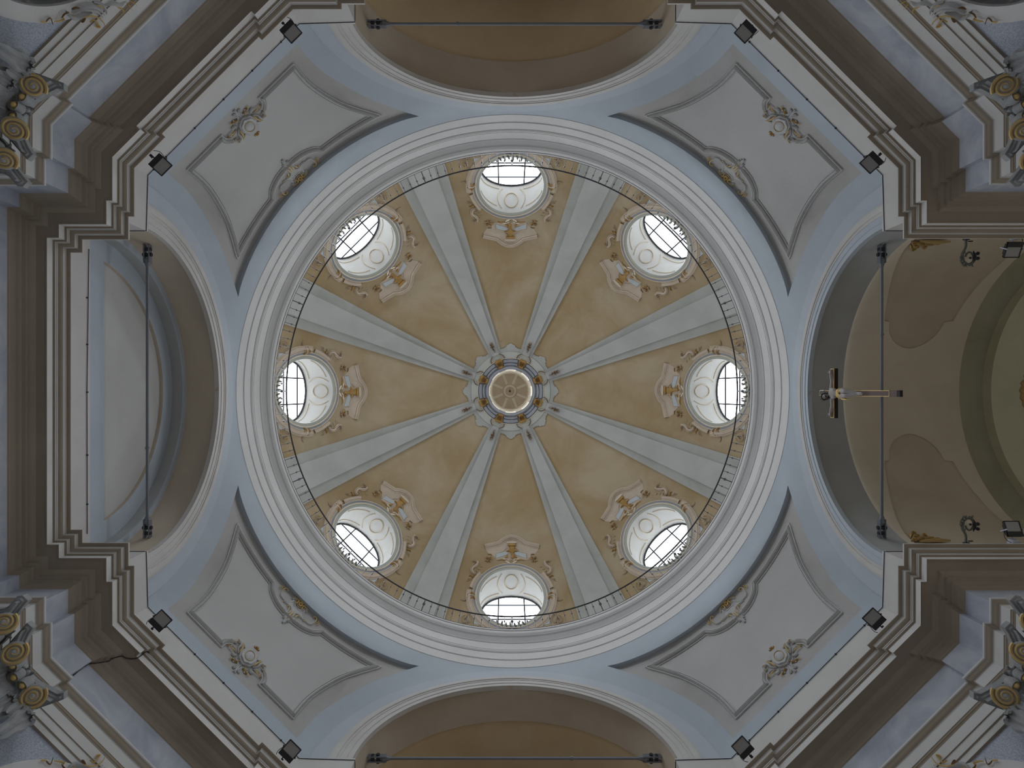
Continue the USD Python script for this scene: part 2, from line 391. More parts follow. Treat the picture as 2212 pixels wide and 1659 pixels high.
# ---- archivolts of the four arms and the vault soffits behind them
ts = np.linspace(0, PI, 73)
def arch_band(rd):
    tq = np.linspace(-.02, PI + .02, 75)
    return grid(np.stack([wall(intrados(r, tq), d) for r, d in rd], 1))
def archivolt(label, inner, deg):
    t = thing('trim_archivolt', label, kind=ST)
    part(t, 'fascia', rotz(arch_band([(3.36, -.08), (3.36, .035), (3.48, .035), (3.485, .05), (3.62, .05)]), deg), inner)
    part(t, 'moulding', rotz(arch_band([(3.62, .045), (3.62, .062), (3.655, .062), (3.66, .048), (3.69, .048), (3.70, .07), (3.76, .08), (3.82, .07), (3.83, .045), (3.87, .045), (3.88, 0)]), deg), 'cream')
    part(t, 'blue_band', rotz(arch_band([(3.88, 0), (3.88, .022), (4.26, .022), (4.27, 0)]), deg), 'blue2')
archivolt('moulded cream archivolt round the left arch, in front of the blind wall', 'cream', 0)
archivolt('moulded cream archivolt round the top arch, over the upper ochre vault', 'cream', 90)
archivolt('archivolt with pale blue inner fascia round the right arch, behind the crucifix', 'blue2', 180)
archivolt('moulded cream archivolt round the bottom arch, over the lower ochre vault', 'cream', 270)

def barrel(r, x0, x1, nx=6, hb=11.9):
    """Left arm vault: jambs and half circle, from X = -x0 to -x1."""
    yz = np.vstack([[(-r, hb)], np.c_[-r * np.cos(ts), HS + r * np.sin(ts)], [(r, hb)]])
    return grid(np.stack([np.c_[np.full(len(yz), -x), yz] for x in np.linspace(x0, x1, nx)], 1))
for k, (m, lab) in enumerate((('soffit', 'plastered soffit of the shallow left arch'), ('soffit', 'plastered soffit of the top arch'), ('soffit_blue', 'grey soffit of the right arch above the crucifix'), ('soffit', 'plastered soffit of the bottom arch'))):
    t = thing('ceiling_soffit', lab, kind=ST)
    yz = np.vstack([[(-RW, 11.9)], np.c_[-RW * np.cos(ts), HS + RW * np.sin(ts)], [(RW, 11.9)]])
    front = wall(intrados(RW, ts), .03); front = np.vstack([[(-7.62, -RW, 11.9)], front, [(-7.62, RW, 11.9)]])
    part(t, 'soffit', rotz(grid(np.stack([front] + [np.c_[np.full(len(yz), -x), yz] for x in (7.72, 8.1, 8.5)], 1)), 90 * k), m)

# ---- left arm: blind lunette wall
t = thing('wall_left', 'blind end wall of the left arm with recessed cream lunette', kind=ST)
def lun(r, hb=HS, n=49):
    a = np.linspace(0, PI, n); return np.vstack([np.c_[-r * np.cos(a), hb + r * np.sin(a)]])
def xz(m, x): return np.c_[np.full(len(m[0]), -x), m[0][:, 0], m[0][:, 1]], m[1]
def wallplate(poly, x, cell=.6):
    return xz(patch2d(poly, cell), x)
outer_l = Polygon(np.vstack([[(-3.36, 11.9)], lun(3.36), [(3.36, 11.9)]]))
mid_l = Polygon(np.vstack([[(-3.23, 11.9)], lun(3.23), [(3.23, 11.9)]]))
pan_l = Polygon(np.array([p for p in lun(2.79, 13.06, 97) if p[1] >= 13.44]))
part(t, 'outer_band', cat(wallplate(outer_l.difference(mid_l), 8.42), grid(np.stack([np.c_[np.full(51, -x), np.array(mid_l.exterior.coords)[:51]] for x in (8.42, 8.46)], 1))), 'blue2')
part(t, 'cove', grid(np.stack([np.c_[np.full(51, -x), np.array(mid_l.exterior.coords)[:51]] for x in (8.46, 8.6, 8.72)], 1)), 'soffit_blue')
part(t, 'blue_field', wallplate(mid_l.intersection(sbox(-4, 13.06, 4, 20)).difference(pan_l), 8.72), 'blue')
ring = np.array(pan_l.exterior.coords)
part(t, 'panel_reveal', grid(np.stack([np.c_[np.full(len(ring), -x), ring] for x in (8.72, 8.80)], 1)), 'soffit')
part(t, 'panel_field', wallplate(pan_l.buffer(.01), 8.80), 'panel')
part(t, 'plinth_band', wallplate(sbox(-3.3, 11.9, 3.3, 13.06), 8.715), 'cream')

# ---- top and bottom arms: ochre vaults, closed far out
for k, lab in ((1, 'ochre barrel vault of the top arm'), (3, 'ochre barrel vault of the bottom arm')):
    t = thing('ceiling_vault', lab, kind=ST)
    part(t, 'vault', rotz(barrel(3.42, 8.5, 10.1), 90 * k), 'vault')
    part(t, 'step', rotz(grid(np.stack([np.c_[np.full(73, -8.5), -r * np.cos(ts), HS + r * np.sin(ts)] for r in (RW, 3.43)], 1)), 90 * k), 'soffit')
    e = thing('wall_top' if k == 1 else 'wall_bottom', 'end wall of the %s arm behind the ochre vault' % ('top' if k == 1 else 'bottom'), kind=ST)
    a = Polygon(np.vstack([[(-3.42, 9.0)], lun(3.43), [(3.42, 9.0)]]))
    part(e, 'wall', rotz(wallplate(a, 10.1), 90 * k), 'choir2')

# ---- right arm: choir vault with two shaped lunettes, end arch and apse
t = thing('ceiling_choir', 'brown choir barrel vault with two shaped lunettes, right arm', kind=ST)
def choir_lift(q, d=0.0, r=3.44):
    """(x, s): s is the arc length from the crown."""
    q = np.asarray(q, float); a = q[:, 1] / r; rr_ = r - np.broadcast_to(d, (len(q),))
    return np.c_[q[:, 0], rr_ * np.sin(a), HS + rr_ * np.cos(a)]
def s_of(y): return 3.44 * math.asin(max(-1, min(1, y / 3.44)))
lobe = smooth_path([(9.46, -1.74), (9.56, -1.45), (9.80, -1.2), (10.15, -1.09), (10.5, -1.2), (10.76, -1.45), (10.86, -1.74)], 5)
outl = np.vstack([[(8.70, -3.44)], smooth_path([(8.78, -3.2), (9.1, -2.5), (9.33, -1.76)], 5), lobe, smooth_path([(11.06, -1.76), (11.2, -2.5), (11.36, -3.2)], 5), [(11.42, -3.44)]])
lun_poly = Polygon([(x, s_of(y)) for x, y in outl]).buffer(0)
both = union_all([lun_poly, affinity.scale(lun_poly, 1, -1, origin=(0, 0))])
full = sbox(8.5, -3.44 * PI / 2, 11.55, 3.44 * PI / 2)
part(t, 'vault', relief(full.difference(both), choir_lift, 0.0, -.05, .3), 'choir')
part(t, 'lunette', relief(lun_poly, choir_lift, -.045, None, .3), 'choir2')  # darker plaster: the shading inside the lunettes is put into the colour
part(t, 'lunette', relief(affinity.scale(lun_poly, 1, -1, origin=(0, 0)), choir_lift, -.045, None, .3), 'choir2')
for s in (-1, 1):
    part(t, 'side_wall', (np.array([(8.5, s * 3.44, 11.9), (11.55, s * 3.44, 11.9), (11.55, s * 3.44, HS), (8.5, s * 3.44, HS)]), np.array([[0, 1, 2], [0, 2, 3]])), 'choir')
cove = [(11.55, 3.44), (11.65, 3.43), (11.76, 3.38), (11.85, 3.29), (11.9, 3.2), (11.9, 3.1), (12.12, 3.1)]
part(t, 'end_arch', grid(np.stack([np.c_[np.full(75, x), np.r_[-r, -r * np.cos(ts), r], np.r_[11.9, HS + r * np.sin(ts), 11.9]] for x, r in cove], 1)), 'olive')
t = thing('wall_right', 'olive half dome of the apse at the far end of the choir', kind=ST)
u = np.linspace(0, PI / 2, 20)
part(t, 'half_dome', grid(np.stack([np.c_[12.12 + 3.1 * math.sin(b) * np.ones(73) * np.sin(ts), -3.1 * np.cos(ts), HS + 3.1 * np.sin(ts) * math.cos(b)] for b in u], 1)), 'apse')
a = np.linspace(-PI / 2, PI / 2, 40)
part(t, 'apse_wall', grid(np.stack([np.c_[12.12 + 3.1 * np.cos(a), 3.1 * np.sin(a), np.full(40, z)] for z in (7.0, HS)], 1)), 'apse')

# ---- entablature: one profile mitred round the piers, quarter by quarter
def quarter(right):
    x7 = [(11.6, 2.85), (7.234, 2.85)] if right else [(8.31, 0), (8.31, 2.586), (8.094, 2.586), (8.094, 2.83), (7.234, 2.83)]
    half = [(7.234, 3.26), (7.126, 3.26), (7.126, 4.16), (6.548, 4.738), (6.611, 4.801)]
    p = [(-x, -y) for x, y in x7 + half] + [(-y, -x) for x, y in half[::-1]] + [(-2.83, -7.234), (-2.83, -10.1)]
    return np.array(p)
CORN = [[(.75, 11.92), (0, 11.92), (0, 11.882)], [(.068, 11.87), (.070, 11.85), (.073, 11.82), (.080, 11.79)], [(.136, 11.738), (.137, 11.715), (.15, 11.712), (.152, 11.69), (.157, 11.688)]]
CORNB = [[(0, 11.882), (.012, 11.873), (.068, 11.87)], [(.080, 11.79), (.092, 11.765), (.112, 11.748), (.136, 11.738)], [(.157, 11.688), (.183, 11.685), (.187, 11.67)]]
CORONA = [(.187, 11.67), (.19, 11.53)]
BED = [(.19, 11.53), (.215, 11.53), (.22, 11.545),
        (.40, 11.545), (.415, 11.52), (.445, 11.49), (.475, 11.475), (.49, 11.47), (.495, 11.42), (.55, 11.405), (.56, 11.35), (.60, 11.33), (.615, 11.27), (.63, 11.25), (.632, 11.215), (.65, 11.205), (.652, 11.19)]
FRZ = [(.65, 11.19), (.65, 10.50)]
ARC = [[(.66, 10.53), (.56, 10.53), (.56, 10.495), (.575, 10.485)], [(.632, 10.40), (.645, 10.395), (.645, 10.195)], [(.685, 10.13), (.686, 9.945)], [(.705, 9.94), (.706, 9.80)], [(.73, 9.79), (.731, 9.685)]]
ARCB = [[(.575, 10.485), (.588, 10.47), (.598, 10.44), (.61, 10.42), (.632, 10.40)], [(.645, 10.195), (.655, 10.188), (.66, 10.165), (.675, 10.155), (.685, 10.13)], [(.686, 9.945), (.705, 9.94)], [(.706, 9.80), (.73, 9.79)], [(.731, 9.685), (.77, 9.68)]]
NAMES = {'ul': 'upper left', 'ur': 'upper right', 'll': 'lower left', 'lr': 'lower right'}
for code, (mx, my) in (('ul', (0, 0)), ('ur', (1, 0)), ('lr', (1, 1)), ('ll', (0, 1))):
    path = quarter(mx == 1)
    def fin(m):
        if mx: m = mirror(m, 0)
        if my: m = mirror(m, 1)
        return m
    t = thing('trim_entablature', f'stepped cream entablature with blue frieze round the {NAMES[code]} pier', kind=ST)
    sw = lambda prof: fin(sweep(path, [(-o, z) for o, z in prof], plan))
    for pr in CORN: part(t, 'cornice', sw(pr), 'trim')
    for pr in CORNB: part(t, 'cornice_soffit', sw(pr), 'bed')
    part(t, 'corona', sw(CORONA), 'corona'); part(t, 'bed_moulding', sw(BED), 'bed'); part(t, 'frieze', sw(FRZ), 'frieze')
    for pr in ARC: part(t, 'architrave_fascia', sw(pr), 'cream')
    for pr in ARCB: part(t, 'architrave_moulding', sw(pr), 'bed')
    # the pier below, with an arched opening in its diagonal face
    t = thing('wall_pier', f'speckled pale blue pier wall under the {NAMES[code]} entablature', kind=ST)
    body = offset_path(path, -.77)
    i0 = 5 if mx == 0 else 2
    n = len(path)
    k = [i for i in range(n) if abs(path[i][0] - path[i][1]) > .1]
    ii = int(np.argmin(np.abs((path[:, 0] + 6.611)) + np.abs(path[:, 1] + 4.801))); jj = n - 1 - [tuple(np.round(p, 3)) for p in path[::-1]].index((-4.801, -6.611))
    for seg in (body[:ii + 1], body[jj:]):
        part(t, 'face', fin(grid(np.stack([np.c_[seg, np.full(len(seg), z)] for z in (-1.6, 9.69)], 1))), 'speck')
    A, B = body[ii], body[jj]; mid = (A + B) / 2; ex = (B - A) / np.linalg.norm(B - A); L = np.linalg.norm(B - A)
    inn = -mid / np.linalg.norm(mid)
    dl = lambda q, d=0.0: np.c_[mid[0] + q[:, 0] * ex[0] + inn[0] * d, mid[1] + q[:, 0] * ex[1] + inn[1] * d, q[:, 1]]
    def dlift(q, d=0.0):
        q = np.asarray(q, float); d = np.broadcast_to(d, (len(q),))
        return np.c_[mid[0] + q[:, 0] * ex[0] + inn[0] * d, mid[1] + q[:, 0] * ex[1] + inn[1] * d, q[:, 1]]
    RA, HA = 1.22, 8.42
    opening = union_all([Point(0, HA).buffer(RA, 32), sbox(-RA, 3.0, RA, HA)])
    part(t, 'diagonal_face', fin(relief(sbox(-L / 2, -1.6, L / 2, 9.69).difference(opening), dlift, 0, -.3, 1.0)), 'speck')
    band = opening.buffer(.26).difference(opening).intersection(sbox(-3, 3.0, 3, 9.9))
    part(t, 'arch_band', fin(relief(band, dlift, .045, -.3, .4)), 'cream')
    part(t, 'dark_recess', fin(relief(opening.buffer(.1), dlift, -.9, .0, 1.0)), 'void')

# ---- ring under the dome
t = thing('trim_ring', 'circular cream entablature of stepped mouldings under the dome', kind=ST)
def rg(prof):                                            # the ring's own profile: inclined fasciae rising to the walkway at z = 18.6
    out = []
    for r, z in prof:
        z2 = 17.52 + .568 * (z - 17.52); out.append((r * z2 / z, z2))
    return out
def ringm(prof, n=220):
    a = np.arange(n) * 2 * PI / n
    return grid(np.stack([np.c_[r * np.cos(a), r * np.sin(a), np.full(n, z)] for r, z in prof], 1), True, False)
part(t, 'architrave', ringm(rg([(7.75, 17.52), (7.62, 17.52), (7.605, 17.53), (7.60, 17.95), (7.605, 17.975), (7.575, 17.985), (7.572, 18.0), (7.57, 18.38), (7.575, 18.40), (7.545, 18.415), (7.543, 18.44), (7.55, 18.45), (7.535, 18.46), (7.53, 18.52), (7.54, 18.53)])), 'ringcream')
part(t, 'frieze', ringm(rg([(7.54, 18.53), (7.525, 18.54), (7.52, 18.95), (7.525, 18.96), (7.495, 18.975), (7.493, 18.99)])), 'ringcream')
part(t, 'cornice', ringm(rg([(7.493, 18.99), (7.48, 19.02), (7.44, 19.07), (7.41, 19.12), (7.395, 19.14), (7.35, 19.15), (7.345, 19.17), (7.335, 19.18), (7.32, 19.19), (7.30, 19.23), (7.292, 19.28), (7.296, 19.33), (7.30, 19.35), (7.27, 19.355), (7.262, 19.36), (7.26, 19.42), (8.5, 19.42)])), 'ringcream')

# ---- dome shell: eight gores with a round window in each, and eight ribs
RB0 = math.radians(37.3)
def dsph(al, ph, k=0):
    """Point of the dome at angle AL from the window's centre in direction PH (0 = along +x, 90 = towards the apex), window at the top of the photo."""
    er = np.array([0, -1.0, 0]); c = math.cos(RB0) * er + math.sin(RB0) * np.array([0, 0, 1.0])
    u_, m_ = np.array([1.0, 0, 0]), -math.sin(RB0) * er + math.cos(RB0) * np.array([0, 0, 1.0])
    al, ph = np.broadcast_arrays(np.asarray(al, float), np.asarray(ph, float))
    d = np.cos(al)[..., None] * c + np.sin(al)[..., None] * (np.cos(ph)[..., None] * u_ + np.sin(ph)[..., None] * m_)
    return d
def oc(r, ph, d=0.0):
    """Dome surface at distance R (m) from a window's centre."""
    return np.array([0, 0, ZC]) + dsph(np.asarray(r) / RS, ph) * (RS - np.asarray(d))[..., None]
def ocring(rd, p0=0, p1=360, n=96):
    full_ = abs(p1 - p0) >= 360
    ph = np.radians(np.linspace(p0, p1, n, endpoint=not full_))
    return grid(np.stack([oc(np.full(n, r), ph, np.full(n, d)) for r, d in rd], 1), full_, False)
A0 = 1.07
hole3 = oc(np.full(96, A0), np.radians(np.linspace(0, 360, 96, endpoint=False)), np.zeros(96))
hole = Polygon(hole3[:, :2] * (F / hole3[:, 2])[:, None])
def sector(r0, r1, a0, a1, n=40): return Polygon(np.vstack([arc(r1, a0, a1, n), arc(r0, a1, a0, n)]))
gore_poly = sector(53, 600, -112.5, -67.5).difference(hole)
t = thing('ceiling_dome', 'ochre dome with eight round windows between pale grey ribs', kind=ST)
gm = relief(gore_poly, dome, 0.0, None, 13)
for k in range(8): part(t, 'gore', rotz(gm, 45 * k), 'ochre')
def hw(q):                                               # half width of a rib in the plane, by radius in the plane
    p = dome_P(np.array([[q, 0.0]]))[0]; return (.09 + .094 * p[0]) * F / p[2]
rs_ = np.linspace(84, 598, 36)
def rib_band(s0, s1, d, dd):
    """Rib strip between two fractions of the half width, pointing along -y."""
    c = []
    for s, z in ((s0, dd), (s0, d), (s1, d), (s1, dd)):
        c.append(dome(np.array([(s * hw(r), -r) for r in rs_]), z))
    return grid(np.stack(c, 1))
for k in range(8):
    r_ = part(t, 'rib', rotz(rib_band(-.55, .55, .10, .045), 22.5 + 45 * k), 'rib2')
    for s in (-1, 1): part(r_, 'side_band', rotz(rib_band(*sorted((s * .54, s * 1.0)), .05, -.01), 22.5 + 45 * k), 'rib')

# ================================================================== windows of the dome
POS8 = ['topmost', 'upper right', 'rightmost', 'lower right', 'bottom', 'lower left', 'leftmost', 'upper left']
GA, GT = .985, math.radians(11)
GC = np.array([0, -7.278, 20.95]); GU = np.array([1.0, 0, 0]); GM = np.array([0, math.sin(GT), math.cos(GT)]); GN = np.array([0, math.cos(GT), -math.sin(GT)])
def gl(x, y, d=0.0):
    x, y, d = np.broadcast_arrays(np.asarray(x, float), np.asarray(y, float), np.asarray(d, float))
    return GC + x[..., None] * GU + y[..., None] * GM + d[..., None] * GN
def glift(q, d=0.0):
    q = np.asarray(q, float); return gl(q[:, 0], q[:, 1], d)
ph = np.radians(np.linspace(0, 360, 97)[:-1])
def reveal_pt(a, t, d=0.0):
    """Lining of the window: angle A, depth T (0 = dome side, 1 = glass), D off the surface towards its middle."""
    a, t = np.broadcast_arrays(np.asarray(a, float), np.asarray(t, float))
    p = oc(np.full(a.shape, A0), a) * (1 - t)[..., None] + gl((GA + .02) * np.cos(a), (GA + .02) * np.sin(a), .02) * t[..., None]
    mid = oc(np.zeros(a.shape), a) * (1 - t)[..., None] + GC * t[..., None]
    n = mid - p; n /= np.linalg.norm(n, axis=-1, keepdims=True)
    return p + n * np.asarray(d, float)[..., None]
def rlift(q, d=0.0):
    """(x, t): x metres round the lining from its top, t depth fraction."""
    q = np.asarray(q, float); return reveal_pt(PI / 2 - q[:, 0] / A0, q[:, 1], np.broadcast_to(d, (len(q),)))
w = thing('window', 'topmost round window of the dome, glazed in nine panes', kind=ST)
part(w, 'reveal', grid(np.stack([reveal_pt(ph, np.full(96, t), np.zeros(96)) for t in np.linspace(0, 1, 9)], 1), True, False), 'white')
def rline(pts, wid=.035, h=.022, closed=False):
    p = np.asarray(pts, float) * [1, .93]            # x in metres, y in metres of depth (about .93 m at the top)
    q = np.asarray(pts, float)
    prof = [(-wid / 2, -.004), (-wid / 3, h), (wid / 3, h), (wid / 2, -.004)]
    return grid(np.stack([rlift(offset_path(p, a, closed) / [1, .93], d) for a, d in prof], 1), closed, False)
c = arc(1, 0, 360, 41)[:-1]
part(w, 'roundel_moulding', rline(np.c_[.235 * c[:, 0], .46 + .27 * c[:, 1]], .04, .028, True), 'bead')
for s in (-1, 1):
    part(w, 'side_moulding', flat(rline([(s * x, y) for x, y in smooth_path([(.34, .12), (.46, .3), (.50, .5), (.44, .72), (.33, .86)], 5)]),
                                 rline([(s * x, y) for x, y in smooth_path([(.52, .16), (.9, .15), (1.4, .13)], 5)]),
                                 rline([(s * x, y) for x, y in smooth_path([(.46, .84), (.9, .80), (1.5, .72)], 5)])), 'bead')
gd = Point(0, 0).buffer(GA, 48)
k0 = .44 * GA
cuts = [-GA - .1, -k0, k0, GA + .1]
for i in range(3):
    for j in range(3):
        cell = gd.intersection(sbox(cuts[i] + .012, cuts[j] + .012, cuts[i + 1] - .012, cuts[j + 1] - .012))
        part(w, 'pane', relief(cell, glift, -.012, None, 3.0), 'pane')
a = ph
part(w, 'rim', tube(gl((GA - .005) * np.cos(a), (GA - .005) * np.sin(a), .015), .026, 6, True), 'iron')
e = math.sqrt(GA ** 2 - k0 ** 2)
for s in (-1, 1):
    part(w, 'glazing_bar', tube(gl(np.full(2, s * k0), np.array([-e, e]), .012), .021, 6), 'iron')
    part(w, 'glazing_bar', tube(gl(np.array([-e, e]), np.full(2, s * k0), .012), .019, 6), 'iron')
part(w, 'stud', flat(*[lathe([(0, .05), (.016, .05), (.016, 0)], 6, gl((GA - .01) * math.cos(b), (GA - .01) * math.sin(b), .0), GN) for b in np.radians(np.arange(22, 360, 22.5))]), 'iron')
for k in range(1, 8): copy(w, 45 * k, f'{POS8[k]} round window of the dome, glazed in nine panes')

# ---- painted and stuccoed surround of each window
c4 = lambda x, y: (940 + x / 6.69 - 1105.4, 310 + y / 6.69 - 845)
c3 = lambda x, y: (1000 + x / 10.533 - 1105.4, 440 + y / 10.533 - 845)
P4 = lambda pts: [c4(*p) for p in pts]
P3 = lambda pts: [c3(*p) for p in pts]
def mir(pts): return [(-x, y) for x, y in pts]
def both_sides(f, pts): return [f(pts), f(mir(pts))]
w = thing('window_surround', 'painted surround of the topmost round window with gilded vase under a hood', 'window surround')
part(w, 'inner_band', ocring([(A0 - .005, -.01), (A0 - .005, .012), (1.165, .012), (1.17, -.004)]), 'palegreen')
part(w, 'slate_ring', ocring([(1.20, -.004), (1.205, .018), (1.275, .018), (1.28, -.004)]), 'ringblue')
part(w, 'bead', ocring([(1.16, -.004), (1.166, .03), (1.185, .04), (1.204, .028), (1.21, -.004)]), 'bead')
part(w, 'bead', ocring([(1.272, -.004), (1.277, .03), (1.295, .035), (1.305, -.004)]), 'bead')
for lo_, hi_ in ((-78, 8), (172, 258)):
    part(w, 'side_moulding', ocring([(1.30, -.004), (1.305, .03), (1.36, .03), (1.365, .055), (1.44, .055), (1.45, .03), (1.50, .03), (1.51, -.004)], lo_, hi_, 40), 'hood')
for lo_, hi_ in ((12, 40), (140, 168)):
    part(w, 'side_moulding', ocring([(1.30, -.004), (1.305, .025), (1.36, .025), (1.365, .045), (1.43, .045), (1.44, -.004)], lo_, hi_, 16), 'hood')
# hood
line = P3([(462, 778), (620, 812), (775, 850), (838, 905), (905, 948), (1000, 985), (1090, 997), (1180, 985), (1275, 948), (1342, 905), (1405, 850), (1560, 812), (1718, 778)])
hp = [(0, -.004), (0, .03), (3.2, .03), (3.6, .055), (6.4, .06), (6.8, .03), (8.2, .02), (8.4, .03), (10.2, .03), (10.6, .01), (13, .008), (13.2, -.004)]
part(w, 'hood_field', relief(Polygon(P3([(500, 650), (560, 560), (640, 540), (730, 430), (1450, 430), (1540, 540), (1620, 560), (1680, 650), (1640, 690), (1350, 770), (1190, 860), (990, 860), (830, 770), (540, 690)])), dome, .006, -.004, 6), 'hood')
lp = np.array(line); lsgn = 1 if offset_path(lp, 1)[6][1] < lp[6][1] else -1
part(w, 'hood_moulding', sweep(lp, [(lsgn * a, d) for a, d in hp], dome), 'hood')
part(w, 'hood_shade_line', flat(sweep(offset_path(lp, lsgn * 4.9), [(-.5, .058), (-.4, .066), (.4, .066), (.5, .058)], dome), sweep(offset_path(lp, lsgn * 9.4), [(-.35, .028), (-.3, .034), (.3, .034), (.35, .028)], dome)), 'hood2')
for s in (-1, 1):
    tab = P3([(765, 465), (1030, 540), (1030, 600), (950, 605), (765, 568)])
    part(w, 'tablet', relief(Polygon(tab if s > 0 else mir(tab)), dome, .016, .004, 8), 'tablet')
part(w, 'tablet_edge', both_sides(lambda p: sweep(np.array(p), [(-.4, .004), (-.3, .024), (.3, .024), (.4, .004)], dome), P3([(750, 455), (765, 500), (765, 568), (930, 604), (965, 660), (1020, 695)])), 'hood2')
G = lambda pts, h=.05, i=.7: blob(P3(pts), dome, h, -.004, i, 6, 3)
vase = cat(G([(1045, 520), (1050, 465), (1075, 450), (1105, 455), (1118, 480), (1110, 530), (1125, 585), (1160, 615), (1215, 610), (1215, 635), (1165, 645), (1150, 700), (1155, 725), (1025, 725), (1030, 700), (1020, 645), (975, 635), (970, 610), (1020, 612), (1055, 580)], .05),
           G([(1015, 735), (1165, 735), (1178, 780), (1005, 780)], .07))
part(w, 'gilded_vase', vase, 'paintgold')
part(w, 'pedestal', G([(1010, 790), (1175, 790), (1195, 835), (985, 835)], .05), 'bead')
for s in (-1, 1):
    L = lambda pts: P3(pts) if s < 0 else mir(P3(pts))
    part(w, 'crest_scroll', flat(stroke(L([(1080, 330), (1060, 360), (1010, 380), (980, 420)]), 3.2, .06, dome), stroke(L([(1060, 420), (1000, 440), (940, 440), (910, 450)]), 3, .05, dome), stroke(L([(1080, 400), (1040, 410), (1010, 395)]), 3, .06, dome)), 'bead')
    part(w, 'gilded_leaf', flat(stroke(L([(970, 470), (1010, 490), (1040, 490)]), 4, .05, dome), stroke(L([(800, 405), (860, 430), (930, 425), (960, 415)]), 2.2, .04, dome), stroke(L([(1000, 455), (1010, 520), (1020, 550)]), 3, .05, dome)), 'paintgold')
    part(w, 'flower_cluster', flat(boss(L([(560, 470)])[0], 3, 3, .06, dome, 10), boss(L([(640, 465)])[0], 3, 3, .06, dome, 10), boss(L([(600, 430)])[0], 3, 3, .05, dome, 10), stroke(L([(560, 370), (580, 400), (590, 430)]), 3.2, .05, dome), stroke(L([(500, 400), (560, 395), (650, 375)]), 1.5, .03, dome), stroke(L([(650, 520), (660, 545), (620, 555), (590, 550), (585, 570)]), 1.6, .03, dome)), 'paintbrown')
    part(w, 'flower_leaf', flat(stroke(L([(565, 365), (575, 400), (585, 425)]), 2.0, .07, dome), stroke(L([(620, 440), (655, 450), (665, 480)]), 1.6, .075, dome)), 'paintgold')
    part(w, 's_scroll', cat(stroke(L([(335, 400), (345, 350), (290, 290), (220, 240), (215, 180), (250, 130), (300, 130)]), 6.2, .05, dome, (.8, .5))), 'hood')
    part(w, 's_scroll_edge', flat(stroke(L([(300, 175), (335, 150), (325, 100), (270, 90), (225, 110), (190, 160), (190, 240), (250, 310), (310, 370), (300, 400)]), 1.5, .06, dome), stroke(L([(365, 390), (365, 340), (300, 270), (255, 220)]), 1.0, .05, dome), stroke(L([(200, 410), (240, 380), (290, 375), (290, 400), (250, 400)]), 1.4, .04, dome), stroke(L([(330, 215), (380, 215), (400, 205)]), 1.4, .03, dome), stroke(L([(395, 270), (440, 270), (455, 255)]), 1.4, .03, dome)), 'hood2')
    part(w, 'scroll_leaf', flat(stroke(L([(145, 60), (190, 70), (215, 45), (250, 30)]), 2.4, .05, dome), stroke(L([(215, 20), (240, 50), (260, 75)]), 2.2, .05, dome)), 'paintgold')
    L = lambda pts: P4(pts) if s < 0 else mir(P4(pts))
    part(w, 'scroll_twig', flat(stroke(L([(455, 830), (490, 850), (520, 870), (530, 900)]), 1.4, .04, dome), stroke(L([(470, 860), (500, 870)]), 1.2, .03, dome)), 'hood2')
    part(w, 'clasp', flat(stroke(L([(500, 560), (530, 590), (560, 590), (580, 560)]), 3.4, .07, dome), stroke(L([(455, 620), (490, 645), (540, 650), (575, 625)]), 3.2, .07, dome), stroke(L([(470, 640), (520, 665), (560, 655)]), 2, .06, dome)), 'paintgold')
    part(w, 'clasp_strap', stroke(L([(450, 590), (500, 620), (550, 620), (585, 590)]), 3.4, .08, dome), 'bead')
    part(w, 'clasp_twig', flat(stroke(L([(365, 570), (400, 550), (440, 555), (460, 540)]), 1.5, .04, dome), stroke(L([(430, 540), (440, 570), (430, 600)]), 1.5, .04, dome)), 'hood2')
    part(w, 'base_scroll', flat(stroke(spiral(*c4(430, 270), 10, 1.5, 90, 560) if s < 0 else np.array(mir(spiral(*c4(430, 270), 10, 1.5, 90, 560))), 1.5, .05, dome, raw=True), stroke(L([(540, 230), (520, 290), (500, 330), (480, 350), (500, 355)]), 1.5, .04, dome), stroke(L([(450, 250), (480, 230), (510, 250)]), 2.4, .05, dome)), 'hood2')
    part(w, 'base_panel', relief(Polygon(L([(560, 215), (660, 190), (655, 235), (600, 270), (560, 275)])), dome, .012, -.004, 8), 'tablet')
part(w, 'sill_leaf', flat(*[stroke([tuple(v[:2] * F / v[2]) for v in oc(np.array([1.17, 1.10, 1.02 - .03 * (k % 2)]), np.radians(np.array([b, b + 2, b + 3])), np.array([.02, .035, .04]))], 4.5, .05, dome, (.7, .5)) for k, b in enumerate(np.linspace(-112, -68, 7))]), 'bronze')  # gilt leaves in a dark tone: their backlit shade is put into the colour
for k in range(1, 8): copy(w, 45 * k, f'painted surround of the {POS8[k]} round window with gilded vase under a hood')

